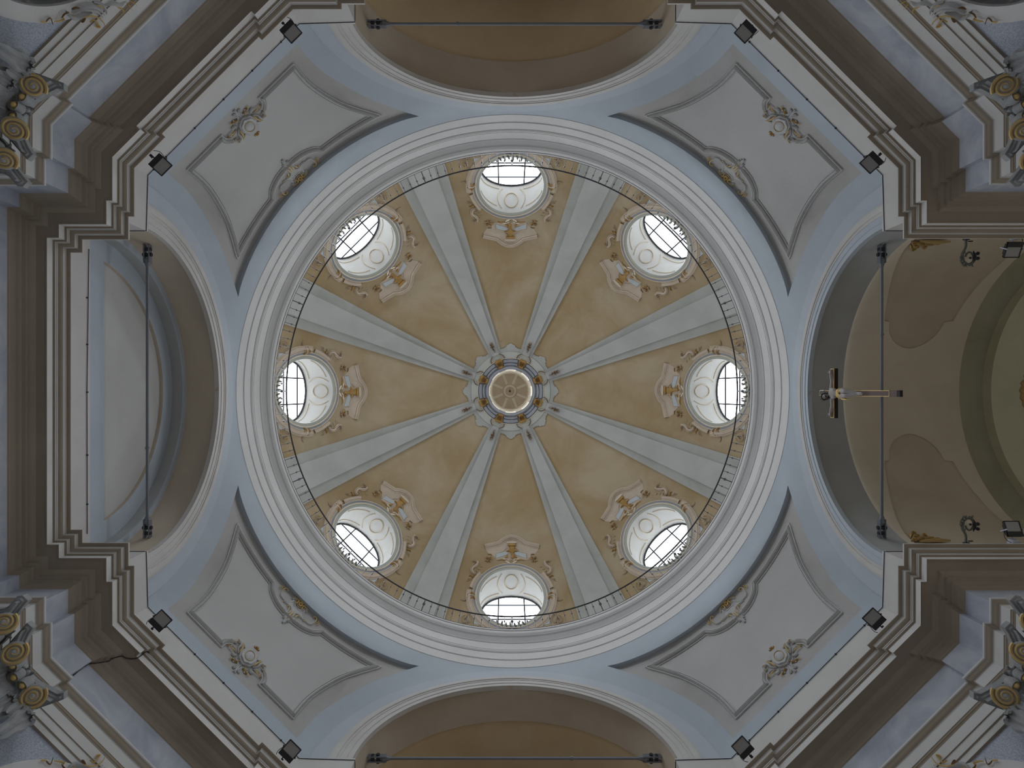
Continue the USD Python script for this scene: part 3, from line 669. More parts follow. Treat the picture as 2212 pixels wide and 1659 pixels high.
# ---- lantern and the painted collar round it
t = thing('ceiling_lantern', 'small lit lantern with ribbed cap at the centre of the dome', kind=ST)
hL = dome_P(np.array([[53.0, 0]]))[0][2]
part(t, 'slate_ring', ringm([(.94, hL - .08), (.93, hL - .10), (.90, hL - .11), (.885, hL - .06), (.86, hL - .02), (.862, hL + .02), (.835, hL + .03), (.832, hL + .08), (.85, hL + .1)], 96), 'ringblue')
LR, LZ0, LZ1 = .85, hL + .08, 28.35
for k in range(8):
    a = np.radians(np.linspace(22.5 + 45 * k - 9, 22.5 + 45 * k + 9, 7))
    part(t, 'pier', grid(np.stack([np.c_[r * np.cos(a), r * np.sin(a), np.full(7, z)] for r, z in ((LR + .03, LZ0), (LR - .03, LZ0), (LR - .03, 27.2), (LR - .03, LZ1))], 1)), 'lantern')
    a = np.radians(np.linspace(45 * k - 13.5, 45 * k + 13.5, 9))
    part(t, 'pane', grid(np.stack([np.c_[(LR + .05) * np.cos(a), (LR + .05) * np.sin(a), np.full(9, z)] for z in (LZ0 + .25, 27.3)], 1)), 'lanternpane')
    part(t, 'pane_frame', cat(*[grid(np.stack([np.c_[r * np.cos(a), r * np.sin(a), np.full(9, z)] for r, z in q], 1)) for q in ([(LR, LZ0), (LR, LZ0 + .25), (LR + .06, LZ0 + .25)], [(LR + .06, 27.3), (LR, 27.3), (LR, LZ1)])]), 'lantern')
part(t, 'cornice', ringm([(LR + .08, 27.95), (LR - .04, 28.0), (LR - .05, 28.05), (LR - .07, 28.1), (LR - .07, 28.2), (LR - .05, 28.22)], 96), 'lantern')
cap = [(.84 * math.cos(b), 28.2 + .42 * math.sin(b)) for b in np.linspace(0, PI / 2 - .001, 12)]
part(t, 'cap', ringm(cap, 64), 'hood')
for k in range(8):
    a0 = np.radians(22.5 + 45 * k)
    rb = []
    for r, z in cap[1:-3]:
        da_ = .055 / max(r, .1) if r > .2 else .2
        rb.append([( (r - .008) * math.cos(a0 + s * da_), (r - .008) * math.sin(a0 + s * da_), z - .012) for s in (-1, 0, 1)])
    part(t, 'cap_rib', grid(np.array(rb)), 'lantern')
part(t, 'cap_ring', ringm([(.29, 28.58), (.285, 28.56), (.20, 28.565), (.195, 28.60)], 48), 'lantern')
part(t, 'hook', cat(lathe([(.0, 0), (.035, .01), (.045, .04), (.02, .08), (.015, .3)], 16, (0, 0, 28.32)), tube([(0, 0, 28.35), (0, -.16, 28.3)], .008, 5)), 'iron')

cl = lambda x, y: ((x - 806) / 7.9, (y - 828) / 7.9)
t = thing('lantern_collar', 'painted collar of gilded shells and slate panels round the lantern opening', 'painted collar')
collar = union_all([Point(0, 0).buffer(93.5, 48)] + [affinity.rotate(Polygon([(-14, -88), (-14, -93), (-12, -95), (-10, -95), (-9, -99), (-5, -100.5), (-2.5, -103), (2.5, -103), (5, -100.5), (9, -99), (10, -95), (12, -95), (14, -93), (14, -88)]), 45 * k, origin=(0, 0)) for k in range(8)]).difference(Point(0, 0).buffer(52.5, 48))
part(t, 'collar_field', relief(collar, dome, .035, -.004, 8), 'rib')
part(t, 'pale_band', relief(Point(0, 0).buffer(85.5, 48).difference(Point(0, 0).buffer(71, 48)), dome, .06, .02, 8), 'palegreen')
part(t, 'cream_line', relief(Point(0, 0).buffer(72.3, 48).difference(Point(0, 0).buffer(70.8, 48)), dome, .075, .04, 8), 'bead')
part(t, 'slate_field', relief(Point(0, 0).buffer(70.8, 48).difference(Point(0, 0).buffer(52.5, 48)), dome, .05, .02, 8), 'ringblue')
for k in range(8):
    T = lambda m: rotz(m, 45 * k)
    part(t, 'slate_panel', [T(relief(sector(57, 61, -103, -77, 10), dome, .085, .03, 10)), T(relief(sector(63, 69, -103.5, -76.5, 10), dome, .10, .03, 10))], 'ringblue')
    T = lambda m: rotz(m, 22.5 + 45 * k)
    s_ = part(t, 'gilded_shell', T(cat(blob([(-5, -54), (5, -54), (6, -60), (8.5, -67), (10, -70), (7, -71), (5, -74), (1.5, -73), (-1.5, -73), (-5, -74), (-7, -71), (-10, -70), (-8.5, -67), (-6, -60)], dome, .13, .02, .8, 6, 3))), 'paintgold')
    part(s_, 'shell_rib', flat(*[T(stroke([(x * .45, -56), (x * .75, -63), (x, -71)], 1.2, .17, dome, base=.0)) for x in (-6, -3, 0, 3, 6)]), 'paintbrown')
    for s in (-1, 1):
        part(t, 'cartouche_edge', T(cat(stroke([(s * 5, -55), (s * 9, -57), (s * 8, -61)], 2.0, .13, dome), stroke([(s * 8.5, -63), (s * 13.5, -69), (s * 14, -76), (s * 10, -81), (s * 5, -84), (s * 3, -88), (s * 5, -92), (s * 2, -94)], 1.5, .09, dome), stroke([(s * 9, -68), (s * 11.5, -73), (s * 8, -78), (0, -82)], 3.5, .08, dome))), 'hood')
        part(t, 'cartouche_line', T(cat(stroke([(s * 11, -66), (s * 15.2, -71), (s * 15, -77), (s * 10.5, -82.5), (s * 6, -85)], .8, .10, dome), stroke([(s * 3, -87), (s * 5.5, -90), (s * 4, -94), (s * 1, -93)], 1.3, .10, dome))), 'paintbrown')
    part(t, 'flower_drop', T(cat(stroke([(0, -90), (1.5, -95), (-1, -99), (0, -103)], 1.0, .16, dome, base=.1), *[boss(c_, 2.1, 2.1, .08, dome, 8, base=.1) for c_ in ((-2.3, -104), (2.3, -104), (0, -108))], stroke([(-3, -98), (-1, -100), (2, -97)], 1, .15, dome, base=.1))), 'paintbrown')
    part(t, 'flower_tip', T(cat(stroke([(-3, -108), (-3.5, -113), (0, -110), (2, -115), (3, -109)], .8, .14, dome, base=.1))), 'hood2')

# ---- railing on the ring
t = thing('railing', 'thin dark iron railing running round the base of the dome', 'railing')
zr, rr0 = 18.6, 6.965
a = np.linspace(0, 2 * PI, 193)[:-1]
part(t, 'top_rail', tube(np.c_[rr0 * np.cos(a), rr0 * np.sin(a), np.full(192, zr + 1.075)], .022, 6, True), 'iron')
part(t, 'bottom_rail', tube(np.c_[rr0 * np.cos(a), rr0 * np.sin(a), np.full(192, zr + .03)], .013, 5, True), 'iron')
for k in range(192):
    b = 2 * PI * k / 192; x, y = rr0 * math.cos(b), rr0 * math.sin(b)
    big = k % 12 == 0
    kn = [(0, 0), (.017, 0), (.017, .58), (.04, .62), (.045, .66), (.04, .70), (.017, .74), (.017, 1.075)] if big else [(0, 0), (.0085, 0), (.0085, .60), (.022, .63), (.026, .66), (.022, .69), (.0085, .72), (.0085, 1.07)]
    part(t, 'post' if big else 'baluster', lathe(kn, 6, (x, y, zr)), 'iron')

# ================================================================== stucco ornaments of the pendentives
def place(src, loc, deg, label):
    """Another copy of a thing, at LOC and turned by DEG."""
    name = src.split('/')[-1]
    x = UsdGeom.Xform.Define(stage, numbered('/World', name))
    p = x.GetPrim(); p.GetReferences().AddInternalReference(src); x.ClearXformOpOrder()
    p.GetAttribute('xformOp:translate').Set(Gf.Vec3d(*map(float, loc))); p.GetAttribute('xformOp:rotateZ').Set(float(deg))
    x.SetXformOpOrder([UsdGeom.XformOp(p.GetAttribute('xformOp:translate')), UsdGeom.XformOp(p.GetAttribute('xformOp:rotateZ'))])
    p.SetInstanceable(True)
    d = stage.GetPrimAtPath(src).GetCustomData()
    keys(p, label, d.get('category'), d.get('group'))
    return str(p.GetPath())
pl = lambda q, d=0.0: wall(q, pend_depth(np.asarray(q, float)) + d)
def ridge(pts, w, top, lift, tp):
    """A stucco ridge W pixels wide whose crest stands TOP metres off the wall; thin ones ride on the stucco under them."""
    h = min(top + .004, .0102 * w * .9)
    return stroke(pts, w, h, lift, tp, base=max(-.004, top - h))
cA = lambda p: (470 + p[0] / 13.825 - 1110, 200 + p[1] / 13.825 - 845)
mA = lambda p: (865 + p[1] - 930, 930 + p[0] - 865)
def SA(pts, w, h, tp=(.3, .3), m=True):
    f = lambda P: ridge([cA(p) for p in P], w * (.75 if w < 4.3 else .9), h * .36, pl, tp)
    return [f(pts), f([mA(p) for p in pts])] if m else [f(pts)]
def BA(pts, h, i=1.0): return blob([cA(p) for p in pts], pl, h, -.004, i, 6, 3)
t = thing('cartouche', 'shield shaped stucco cartouche with a roundel on the upper left pendentive, beside the cornice', 'stucco ornament')
half = [(700, 715), (790, 690), (890, 650), (1000, 690), (1085, 755), (1120, 850), (1180, 950), (1212, 1060), (1190, 1130)]
sh = part(t, 'shield', BA(half + [mA(p) for p in half[::-1]], .10, 3.0), 'stucco')
part(sh, 'roundel', boss(cA((865, 935)), 10, 10, .03, lambda q, d=0.0: pl(q, d + .096), 20), 'stucco')
c_ = [cA((865 + 150 * math.cos(b), 935 + 150 * math.sin(b))) for b in np.linspace(0, 2 * PI, 40)]
part(sh, 'roundel_rim', stroke(c_, 1.5, .02, lambda q, d=0.0: pl(q, d + .098), (1, 1), raw=True), 'olivegold')
part(t, 'palmette', flat(SA([(575, 890), (565, 770), (540, 670), (450, 640), (405, 690)], 4.2, .12), SA([(700, 760), (560, 620), (430, 560)], 6, .10, m=False), SA([(690, 740), (640, 560), (600, 480)], 4.5, .11), SA([(620, 790), (500, 590), (420, 530)], 4, .10), SA([(480, 960), (440, 900), (440, 830), (500, 850)], 4, .10), SA([(720, 720), (770, 620), (850, 590), (900, 560)], 4.5, .09)), 'stucco')
part(t, 'side_scroll', flat(SA([(940, 620), (935, 530), (990, 470), (1040, 500)], 4.5, .14), SA([(1000, 650), (1150, 655), (1250, 735), (1340, 710), (1375, 630), (1330, 570), (1290, 610)], 6, .17), SA([(1030, 600), (1120, 570), (1190, 520), (1230, 470)], 5, .14), SA([(1120, 870), (1200, 850), (1280, 840)], 3.5, .12)), 'stucco')
part(t, 'gilded_scroll', flat(SA([(1245, 430), (1170, 400), (1110, 480), (1030, 545)], 2.8, .19), SA([(990, 660), (1070, 710), (1180, 780), (1310, 800)], 4.2, .19), SA([(1290, 610), (1320, 680), (1385, 660), (1390, 600)], 1.8, .20), SA([(1075, 860), (1090, 815), (1120, 820)], 2.2, .15), SA([(1290, 545), (1340, 530), (1385, 545)], 2.2, .15), SA([(745, 690), (770, 690), (790, 650)], 1.8, .13), SA([(820, 420), (860, 395), (885, 430)], 3, .15)), 'gold')
part(t, 'brown_leaf', flat(SA([(760, 660), (760, 580), (800, 500), (850, 440)], 4.5, .13), SA([(1200, 330), (1240, 350), (1265, 400)], 4, .15), SA([(1175, 1120), (1140, 1090), (1095, 1110), (1060, 1150)], 4.5, .33), SA([(1150, 1190), (1120, 1150), (1075, 1180)], 4.5, .34)), 'paintgold')
CA = [t] + [copy(t, 90 * k, f'shield shaped stucco cartouche with a roundel on the {DIR4[k]} pendentive, beside the cornice') for k in (1, 2, 3)]

cB = lambda p: (590 + p[0] / 12.76 - 1110, 320 + p[1] / 12.76 - 845)
mB = lambda p: (p[1] - 80, p[0] + 80)
def SB(pts, w, h, tp=(.3, .3), m=True):
    f = lambda P: ridge([cB(p) for p in P], w * .88, h * .36, pl, tp)
    return [f(pts), f([mB(p) for p in pts])] if m else [f(pts)]
def BB(pts, h, i=1.0): return blob([cB(p) for p in pts], pl, h, -.004, i, 6, 3)
t = thing('shell_crest', 'stucco shell crest with gilded scrolls on the upper left pendentive, beside the dome ring', 'stucco ornament')
hb = [(560, 560), (640, 600), (740, 560), (830, 450), (900, 400), (870, 520), (850, 610), (870, 680), (780, 690), (700, 770)]
part(t, 'shell_field', BB(hb + [mB(p) for p in hb[::-1]], .03, 1.5), 'stucco')
part(t, 'shell', flat(SB([(600, 640), (430, 470), (280, 350), (250, 330)], 5.5, .16), SB([(620, 590), (490, 450), (400, 400), (420, 340)], 5.5, .15), SB([(650, 560), (540, 430), (490, 400), (540, 310)], 5.5, .14), SB([(600, 480), (570, 390), (600, 340)], 4, .11), SB([(580, 650), (430, 500), (300, 420), (240, 430)], 4.5, .12, m=False)), 'stucco')
part(t, 's_scroll', flat(SB([(930, 400), (870, 490), (850, 590), (900, 690), (960, 700)], 5, .11), SB([(920, 420), (1000, 350), (1090, 340), (1170, 400), (1220, 480)], 5.5, .12), SB([(960, 640), (980, 740), (930, 810)], 4.5, .10), SB([(590, 900), (620, 830), (700, 780), (740, 720), (800, 680), (850, 670)], 1.5, .10, m=False), SB([(1390, 345), (1420, 330), (1425, 350)], 2.5, .08)), 'stucco')
part(t, 'gilded_scroll', flat(SB([(1120, 345), (1200, 400), (1245, 480), (1210, 545), (1165, 530), (1190, 505)], 2.4, .15), SB([(1215, 305), (1290, 345), (1325, 390)], 2.4, .12), SB([(1225, 360), (1290, 400), (1300, 455)], 2.4, .12), SB([(635, 500), (690, 550), (755, 530), (735, 485)], 2.2, .13), SB([(980, 640), (1005, 720), (960, 800), (890, 825), (845, 780), (880, 735), (905, 770)], 2.2, .14), SB([(590, 690), (480, 550), (320, 440)], 2.0, .19, m=False), SB([(640, 610), (560, 550), (500, 490)], 1.8, .17), SB([(640, 390), (655, 370)], 2.4, .13), SB([(850, 420), (900, 405)], 2.2, .10)), 'gold')
part(t, 'gilded_leaf', flat(SB([(830, 900), (880, 850), (960, 870), (1000, 850)], 4.5, .13), SB([(790, 950), (850, 930), (930, 900)], 4.0, .15), SB([(760, 870), (820, 850), (850, 880)], 4, .12)), 'gold')
part(t, 'dark_leaf', flat(SB([(840, 980), (900, 960), (930, 960)], 4, .10), SB([(960, 860), (1000, 850)], 3, .10), SB([(740, 900), (700, 880), (760, 790)], 3.0, .03)), 'paintbrown')
for k in (1, 2, 3): copy(t, 90 * k, f'stucco shell crest with gilded scrolls on the {DIR4[k]} pendentive, beside the dome ring')

# ================================================================== tie rods across the arches
t = thing('tie_rod', 'iron tie rod with forked ends across the left arch, before the blind wall', 'tie rod', loc=(-8.07, 0, 14.0))
part(t, 'rod', cat(tube([(-8.07, -2.95, 14), (-8.07, 2.95, 14)], .031, 12)), 'steel')
part(t, 'sleeve', lathe([(0, -.03), (.04, -.03), (.046, 0), (.04, .03), (0, .03)], 12, (-8.07, 1.25, 14), (0, 1, 0)), 'steel')
for s in (-1, 1):
    f_ = part(t, 'fork', cat(*[moved(bx(.028, .42, .13, bev=.01), None, (-8.07 + o, s * 3.02, 14)) for o in (-.055, .055)], lathe([(.031, 0), (.05, .06), (.075, .16), (.06, .2), (0, .2)], 12, (-8.07, s * 2.72, 14), (0, s, 0))), 'steel')
    part(f_, 'wedge', cat(moved(bx(.16, .07, .10, bev=.01), None, (-8.07, s * 3.12, 14)), lathe([(0, -.1), (.04, -.1), (.04, .1), (0, .1)], 10, (-8.07, s * 3.0, 14), (1, 0, 0))), 'iron')
for k, w_ in ((1, 'top arch under its ochre vault'), (2, 'right arch, passing behind the crucifix'), (3, 'bottom arch under its ochre vault')): copy(t, 90 * k, f'iron tie rod with forked ends across the {w_}')

# ================================================================== crucifix
Pf, ca, cn, cb = np.array([7.98, .05, 13.2]), np.array([-.2392, 0, .971]), np.array([-.971, 0, -.2392]), np.array([0, 1.0, 0])
def X(s, y, n=0.0): return Pf + ca * s + cb * y + cn * n
def cbox(s0, s1, y0, y1, n0, n1, bev=.006):
    return frame(bx(s1 - s0, y1 - y0, n1 - n0, ((s0 + s1) / 2, (y0 + y1) / 2, (n0 + n1) / 2), bev), Pf, ca, cb, cn)
t = thing('crucifix', 'painted wooden crucifix with gilt edged cross hanging before the right arch tie rod', 'crucifix', loc=Pf)
cr = part(t, 'upright', cbox(.08, 2.34, -.066, .066, -.07, 0), 'wood')
part(t, 'crossbar', cbox(1.85, 1.965, -.585, .585, -.068, .002), 'wood')
part(t, 'black_foot', cbox(0, .085, -.068, .068, -.072, .002), 'blackwood')
part(t, 'back_board', cat(cbox(1.82, 1.85, -.585, .585, -.09, -.03)), 'blackwood')
g = []
for y in (-.058, .058): g += [cbox(.27, 1.85, y - .006, y + .006, -.01, .008, .002), cbox(1.965, 2.32, y - .006, y + .006, -.01, .008, .002)]
for s in (1.856, 1.959):
    for y0, y1 in ((-.58, -.06), (.06, .58)): g.append(cbox(s - .006, s + .006, y0, y1, -.01, .009, .002))
g += [cbox(.27, .282, -.06, .06, -.01, .008, .002), cbox(2.308, 2.32, -.06, .06, -.01, .008, .002)] + [cbox(1.856, 1.96, y - .006, y + .006, -.01, .009, .002) for y in (-.575, .575)]
part(t, 'gilt_edging', cat(*g), 'gold')
part(t, 'title_scroll', cat(grid(np.array([[X(s, y, .012 + .018 * math.sin(y * 40) + .02 * (abs(y) > .05)) for y in np.linspace(-.068, .075, 15)] for s in (2.14, 2.26)])), tube([X(2.14, .07, .03), X(2.26, .075, .03)], .012, 8), tube([X(2.14, -.066, .03), X(2.26, -.066, .03)], .012, 8)), 'paper')
part(t, 'title_mark', flat(*[cbox(s - .004, s + .004, y0, y1, .03, .036, .001) for s, y0, y1 in ((2.225, -.03, .02), (2.2, -.035, .03), (2.178, -.03, .01))]), 'hair')
def hull(a, ra, b, rb):
    S = lambda c, r: manifold3d.Manifold.sphere(r, 18).translate(tuple(map(float, c)))
    return manifold3d.Manifold.batch_hull([S(a, ra), S(b, rb)])
def chain(js): return [hull(js[i][0], js[i][1], js[i + 1][0], js[i + 1][1]) for i in range(len(js) - 1)]
bl = []
bl += chain([(X(1.90, .045, .14), .034), (X(1.855, .015, .11), .045), (X(1.80, .0, .10), .085), (X(1.70, -.005, .10), .082), (X(1.60, 0, .085), .068), (X(1.52, .0, .085), .082)])
bl += [hull(X(1.845, -.085, .09), .045, X(1.72, -.055, .105), .065), hull(X(1.835, .095, .09), .045, X(1.72, .055, .105), .065), hull(X(1.845, -.085, .09), .045, X(1.835, .095, .09), .045)]
for s, kn, an in ((-1, X(1.30, -.055, .20), X(1.03, -.008, .085)), (1, X(1.28, .045, .19), X(1.01, .012, .075))):
    bl += chain([(X(1.52, s * .045, .09), .07), (X(1.42, s * .058, .15), .062), (kn, .046), (kn * .6 + an * .4 + cn * -.015, .043), (an, .026)])
    ft = an + ca * -.09 + cn * .02
    bl += chain([(an, .026), (an + ca * -.04 + cn * .018, .027), (ft, .021)])
    for k in range(5): bl += chain([(ft + cb * (k - 2) * .0095, .009), (ft + cb * (k - 2) * .0095 + ca * (-.028 + .003 * k) + cn * .004, .007)])
HANDS = ((-1, X(1.835, -.09, .09), X(1.85, -.28, .07), X(1.915, -.47, .05)), (1, X(1.825, .10, .09), X(1.845, .285, .07), X(1.92, .465, .05)))
for s, sh_, el, wr in HANDS:
    bl += chain([(sh_, .046), (sh_ * .55 + el * .45, .038), (el, .031), (el * .6 + wr * .4, .030), (wr, .020)])
    dr = (wr - el) / np.linalg.norm(wr - el)
    up = np.cross(cn, dr); up /= np.linalg.norm(up); up = up if np.dot(up, ca) > 0 else -up
    pa = wr + dr * .05
    bl += [manifold3d.Manifold.batch_hull([manifold3d.Manifold.sphere(.014, 12).translate(tuple(map(float, c))) for c in (wr + dr * .012, pa + up * .024, pa - up * .022)])]
    for k, (o, ln) in enumerate(((.026, .042), (.010, .048), (-.007, .045), (-.023, .036))):
        b0 = pa + up * o; b1 = b0 + dr * ln * .55 + up * o * .3 + cn * .014; b2 = b1 + dr * ln * .15 + cn * .026
        bl += chain([(b0, .0085), (b1, .008), (b2, .0065)])
    bl += chain([(wr + dr * .02 + up * .018, .010), (wr + dr * .035 + up * .045 + cn * .012, .009), (wr + dr * .055 + up * .055 + cn * .026, .007)])
# head: bowed towards +y, with brow, nose, mouth, ears
hc, hu = X(1.945, .075, .175), None
hu = ca * .93 + cb * .25 + cn * .26; hu /= np.linalg.norm(hu); hf = cn * .90 - ca * .30 + cb * .15; hf -= hu * np.dot(hf, hu); hf /= np.linalg.norm(hf); hs = np.cross(hu, hf)
E = lambda u, s, f: hc + hu * u + hs * s + hf * f
bl += [hull(E(.03, 0, -.005), .062, E(-.03, 0, .012), .05), hull(E(-.03, 0, .012), .046, E(-.068, 0, .03), .03), hull(X(1.895, .04, .13), .034, E(-.02, 0, -.02), .038)]
bl += chain([(E(.015, 0, .062), .007), (E(-.016, 0, .078), .010)]) + [hull(E(.02, -.03, .052), .010, E(.02, .03, .052), .010), hull(E(-.04, -.014, .062), .006, E(-.04, .014, .062), .006)]
bl += [hull(E(.005, s * .058, .0), .010, E(-.022, s * .056, .004), .007) for s in (-1, 1)]
body = manifold3d.Manifold.batch_boolean(bl, manifold3d.OpType.Add).refine_to_length(.012)
bm = body.to_mesh(); bm = trimesh.Trimesh(bm.vert_properties[:, :3], bm.tri_verts, process=True)
trimesh.smoothing.filter_taubin(bm, .5, -.53, 8)
fig = part(t, 'carved_figure', tm(bm), 'skin', 'grey carved figure with arms outstretched and head bowed to one side', smooth=True)
part(fig, 'hair', cat(*[tube([E(.055, s * .03, -.02), E(.03, s * .062, -.01), E(-.03, s * .066, .0), E(-.09, s * .06, .01), E(-.12, s * (.05 + .01 * k), .02 + .012 * k)], [.03, .03, .026, .02, .008], 8) for s in (-1, 1) for k in (0, 1)], *[tube([E(.06, s, .03), E(.075, s, -.02), E(.03, s, -.062), E(-.05, s, -.06), E(-.10, s, -.045)], [.02, .026, .028, .024, .01], 8) for s in (-.03, 0, .03)], tube([E(-.045, -.025, .05), E(-.075, 0, .06), E(-.045, .025, .05)], .014, 6), tube([E(-.065, 0, .05), E(-.10, 0, .055)], [.018, .006], 6)), 'hair', smooth=True)
part(fig, 'eye', flat(*[moved(tm(trimesh.creation.icosphere(1, .007)), None, E(.004, s * .024, .056)) for s in (-1, 1)]), 'hair')
cc = [E(.045 + .006 * math.sin(k * 2.1), .072 * math.sin(k * .39), .062 * math.cos(k * .39)) for k in range(17)]
part(fig, 'thorn_crown', cat(tube(cc[:-1], .011, 6, True), *[tube([cc[k], cc[k] + (cc[k] - hc) * .45 + hu * (.03 if k % 2 else -.015)], [.006, .001], 5) for k in range(16)], *[tube([E(.07, s * .03, -.02), E(.14, s * .045, .0)], [.008, .002], 5) for s in (-1, 1)]), 'hair')
lo_ = []
for k, (s, r) in enumerate(((1.575, .092), (1.55, .100), (1.52, .102), (1.49, .10))):
    lo_.append(tube([X(s + .012 * math.sin(3 * b + k), r * 1.08 * math.cos(b), .088 + r * .98 * math.sin(b)) for b in np.linspace(0, 2 * PI, 25)[:-1]], .02, 7, True))
lo_ += [tube([X(1.53, .10, .10), X(1.47, .13, .11), X(1.40, .125, .09), X(1.34, .14, .10), X(1.27, .125, .08)], [.022, .02, .024, .016, .006], 8), tube([X(1.55, .095, .1), X(1.58, .13, .1), X(1.60, .135, .08)], [.018, .016, .006], 7), tube([X(1.54, -.03, .19), X(1.48, .02, .20), X(1.44, .06, .16)], [.02, .02, .01], 7)]
part(fig, 'gilded_loincloth', cat(*lo_), 'gold', smooth=True)

# ================================================================== floodlights on the cornice
def floodlight(name, label, bracket):
    """Local frame: +x away from the room's axis, +z up; the face looks down and inwards."""
    t = thing(name, label, 'floodlight', 'floodlights standing on the cornice')
    ti = math.radians(24); nx = np.array([-math.sin(ti), 0, -math.cos(ti)]); ex_ = np.array([math.cos(ti), 0, -math.sin(ti)]); ey_ = np.array([0, 1.0, 0])
    f = lambda m: frame(m, np.zeros(3), ex_, ey_, -nx)
    part(t, 'housing', f(cat(bx(.30, .30, .05, (0, 0, .03), .012), bx(.22, .24, .05, (0, 0, .075), .015), *[bx(.20, .006, .03, (0, y, .11)) for y in np.linspace(-.1, .1, 9)])), 'housing')
    part(t, 'bezel', f(cat(bx(.30, .016, .02, (0, -.142, .0)), bx(.30, .016, .02, (0, .142, .0)), bx(.016, .30, .02, (-.142, 0, .0)), bx(.095, .30, .024, (.1025, 0, .0)))), 'housing')
    part(t, 'glass', f(bx(.19, .27, .008, (-.04, 0, .004))), 'lampglass')
    part(t, 'bracket', cat(f(cat(bx(.022, .012, .18, (.02, .158, .05)), bx(.022, .012, .18, (.02, -.158, .05)), bx(.022, .32, .012, (.02, 0, .14)))), tube([(.06, 0, .12), (.22, .01, .0), (.27, .01, -.12)], .012, 6), bx(.14, .05, .008, (.25, .0, -.03)), bx(.05, .05, .012, (.27, .01, -.13))), bracket)
    part(t, 'cable_loop', tube(smooth_path([(.05, .14, .06), (.16, .17, .0), (.24, .12, -.04), (.26, .03, -.1)], 5), .006, 5), 'cable')
    return t
LAMPS = [((-768, -489), 225, 'on the upper left cornice, the lower of its two'), ((-486, -777), 225, 'on the upper left cornice, the upper of its two'),
         ((496, -777), 315, 'on the upper right cornice, the upper of its two'), ((768, -494), 315, 'on the upper right cornice, the lower of its two'),
         ((774, 492), 45, 'on the lower right cornice, the upper of its two'), ((490, 770), 45, 'on the lower right cornice, the lower of its two'),
         ((-488, 778), 135, 'on the lower left cornice, the lower of its two'), ((-768, 496), 135, 'on the lower left cornice, the upper of its two')]
proto = None
for (x, y), deg, w_ in LAMPS:
    loc = (x * 12.2 / F, y * 12.2 / F, 12.2); lab = f'square black floodlight {w_}'
    if proto is None:
        proto = floodlight('floodlight', lab, 'housing')
        p = stage.GetPrimAtPath(proto); p.GetAttribute('xformOp:translate').Set(Gf.Vec3d(*loc)); p.GetAttribute('xformOp:rotateZ').Set(float(deg)); LOC[proto] = np.array(loc)
    else: place(proto, loc, deg, lab)
c2 = None
for y, deg, w_ in ((-305, 270, 'upper'), (297, 90, 'lower')):
    loc = (1075 * 12.25 / F, y * 12.25 / F, 12.25); lab = f'square floodlight with pale bracket on the {w_} choir cornice, near the right edge'
    if c2 is None:
        c2 = floodlight('choir_floodlight', lab, 'greybracket')
        part(c2, 'junction_box', bx(.12, .14, .16, (.26, .02, -.02), .015), 'greybracket')
        p = stage.GetPrimAtPath(c2); p.GetAttribute('xformOp:translate').Set(Gf.Vec3d(*loc)); p.GetAttribute('xformOp:rotateZ').Set(float(deg)); LOC[c2] = np.array(loc)
    else: place(c2, loc, deg, lab)

# ================================================================== cables along the walls
def clip(p, out): return moved(bx(.03, .03, .03, bev=.004), None, np.array(p))
wc = [(-8.0, -3.27, 13.0), (-7.53, -3.27, 13.0), (-7.53, -4.43, 13.06), (-4.43, -7.53, 13.06), (-3.27, -7.53, 13.0), (-3.27, -8.0, 13.0)]
t = thing('wall_cable', 'thin dark cable clipped along the plinth of the upper left wall', 'cable', 'cables clipped along the plinths')
part(t, 'cable', tube(np.vstack([np.linspace(wc[i], wc[i + 1], 12)[:-1] for i in range(5)] + [np.array([wc[-1]])]), .0075, 5), 'cable')
for f_ in (.12, .31, .5, .69, .88): part(t, 'clip', clip(np.array(wc[2]) * (1 - f_) + np.array(wc[3]) * f_, 0), 'cable')
for k in (1, 2, 3): copy(t, 90 * k, f'thin dark cable clipped along the plinth of the {DIR4[k]} wall')
t = thing('lunette_cable', 'thin straight cable clipped below the blind lunette of the left arm', 'cable')
part(t, 'cable', tube([(-8.70, -2.9, 13.0), (-8.70, 0, 12.94), (-8.70, 2.9, 12.95)], .0075, 5), 'cable')
for y in (-1.9, -.95, 0.02, 1.3, 2.3): part(t, 'clip', clip((-8.70, y, 12.95), 0), 'cable')

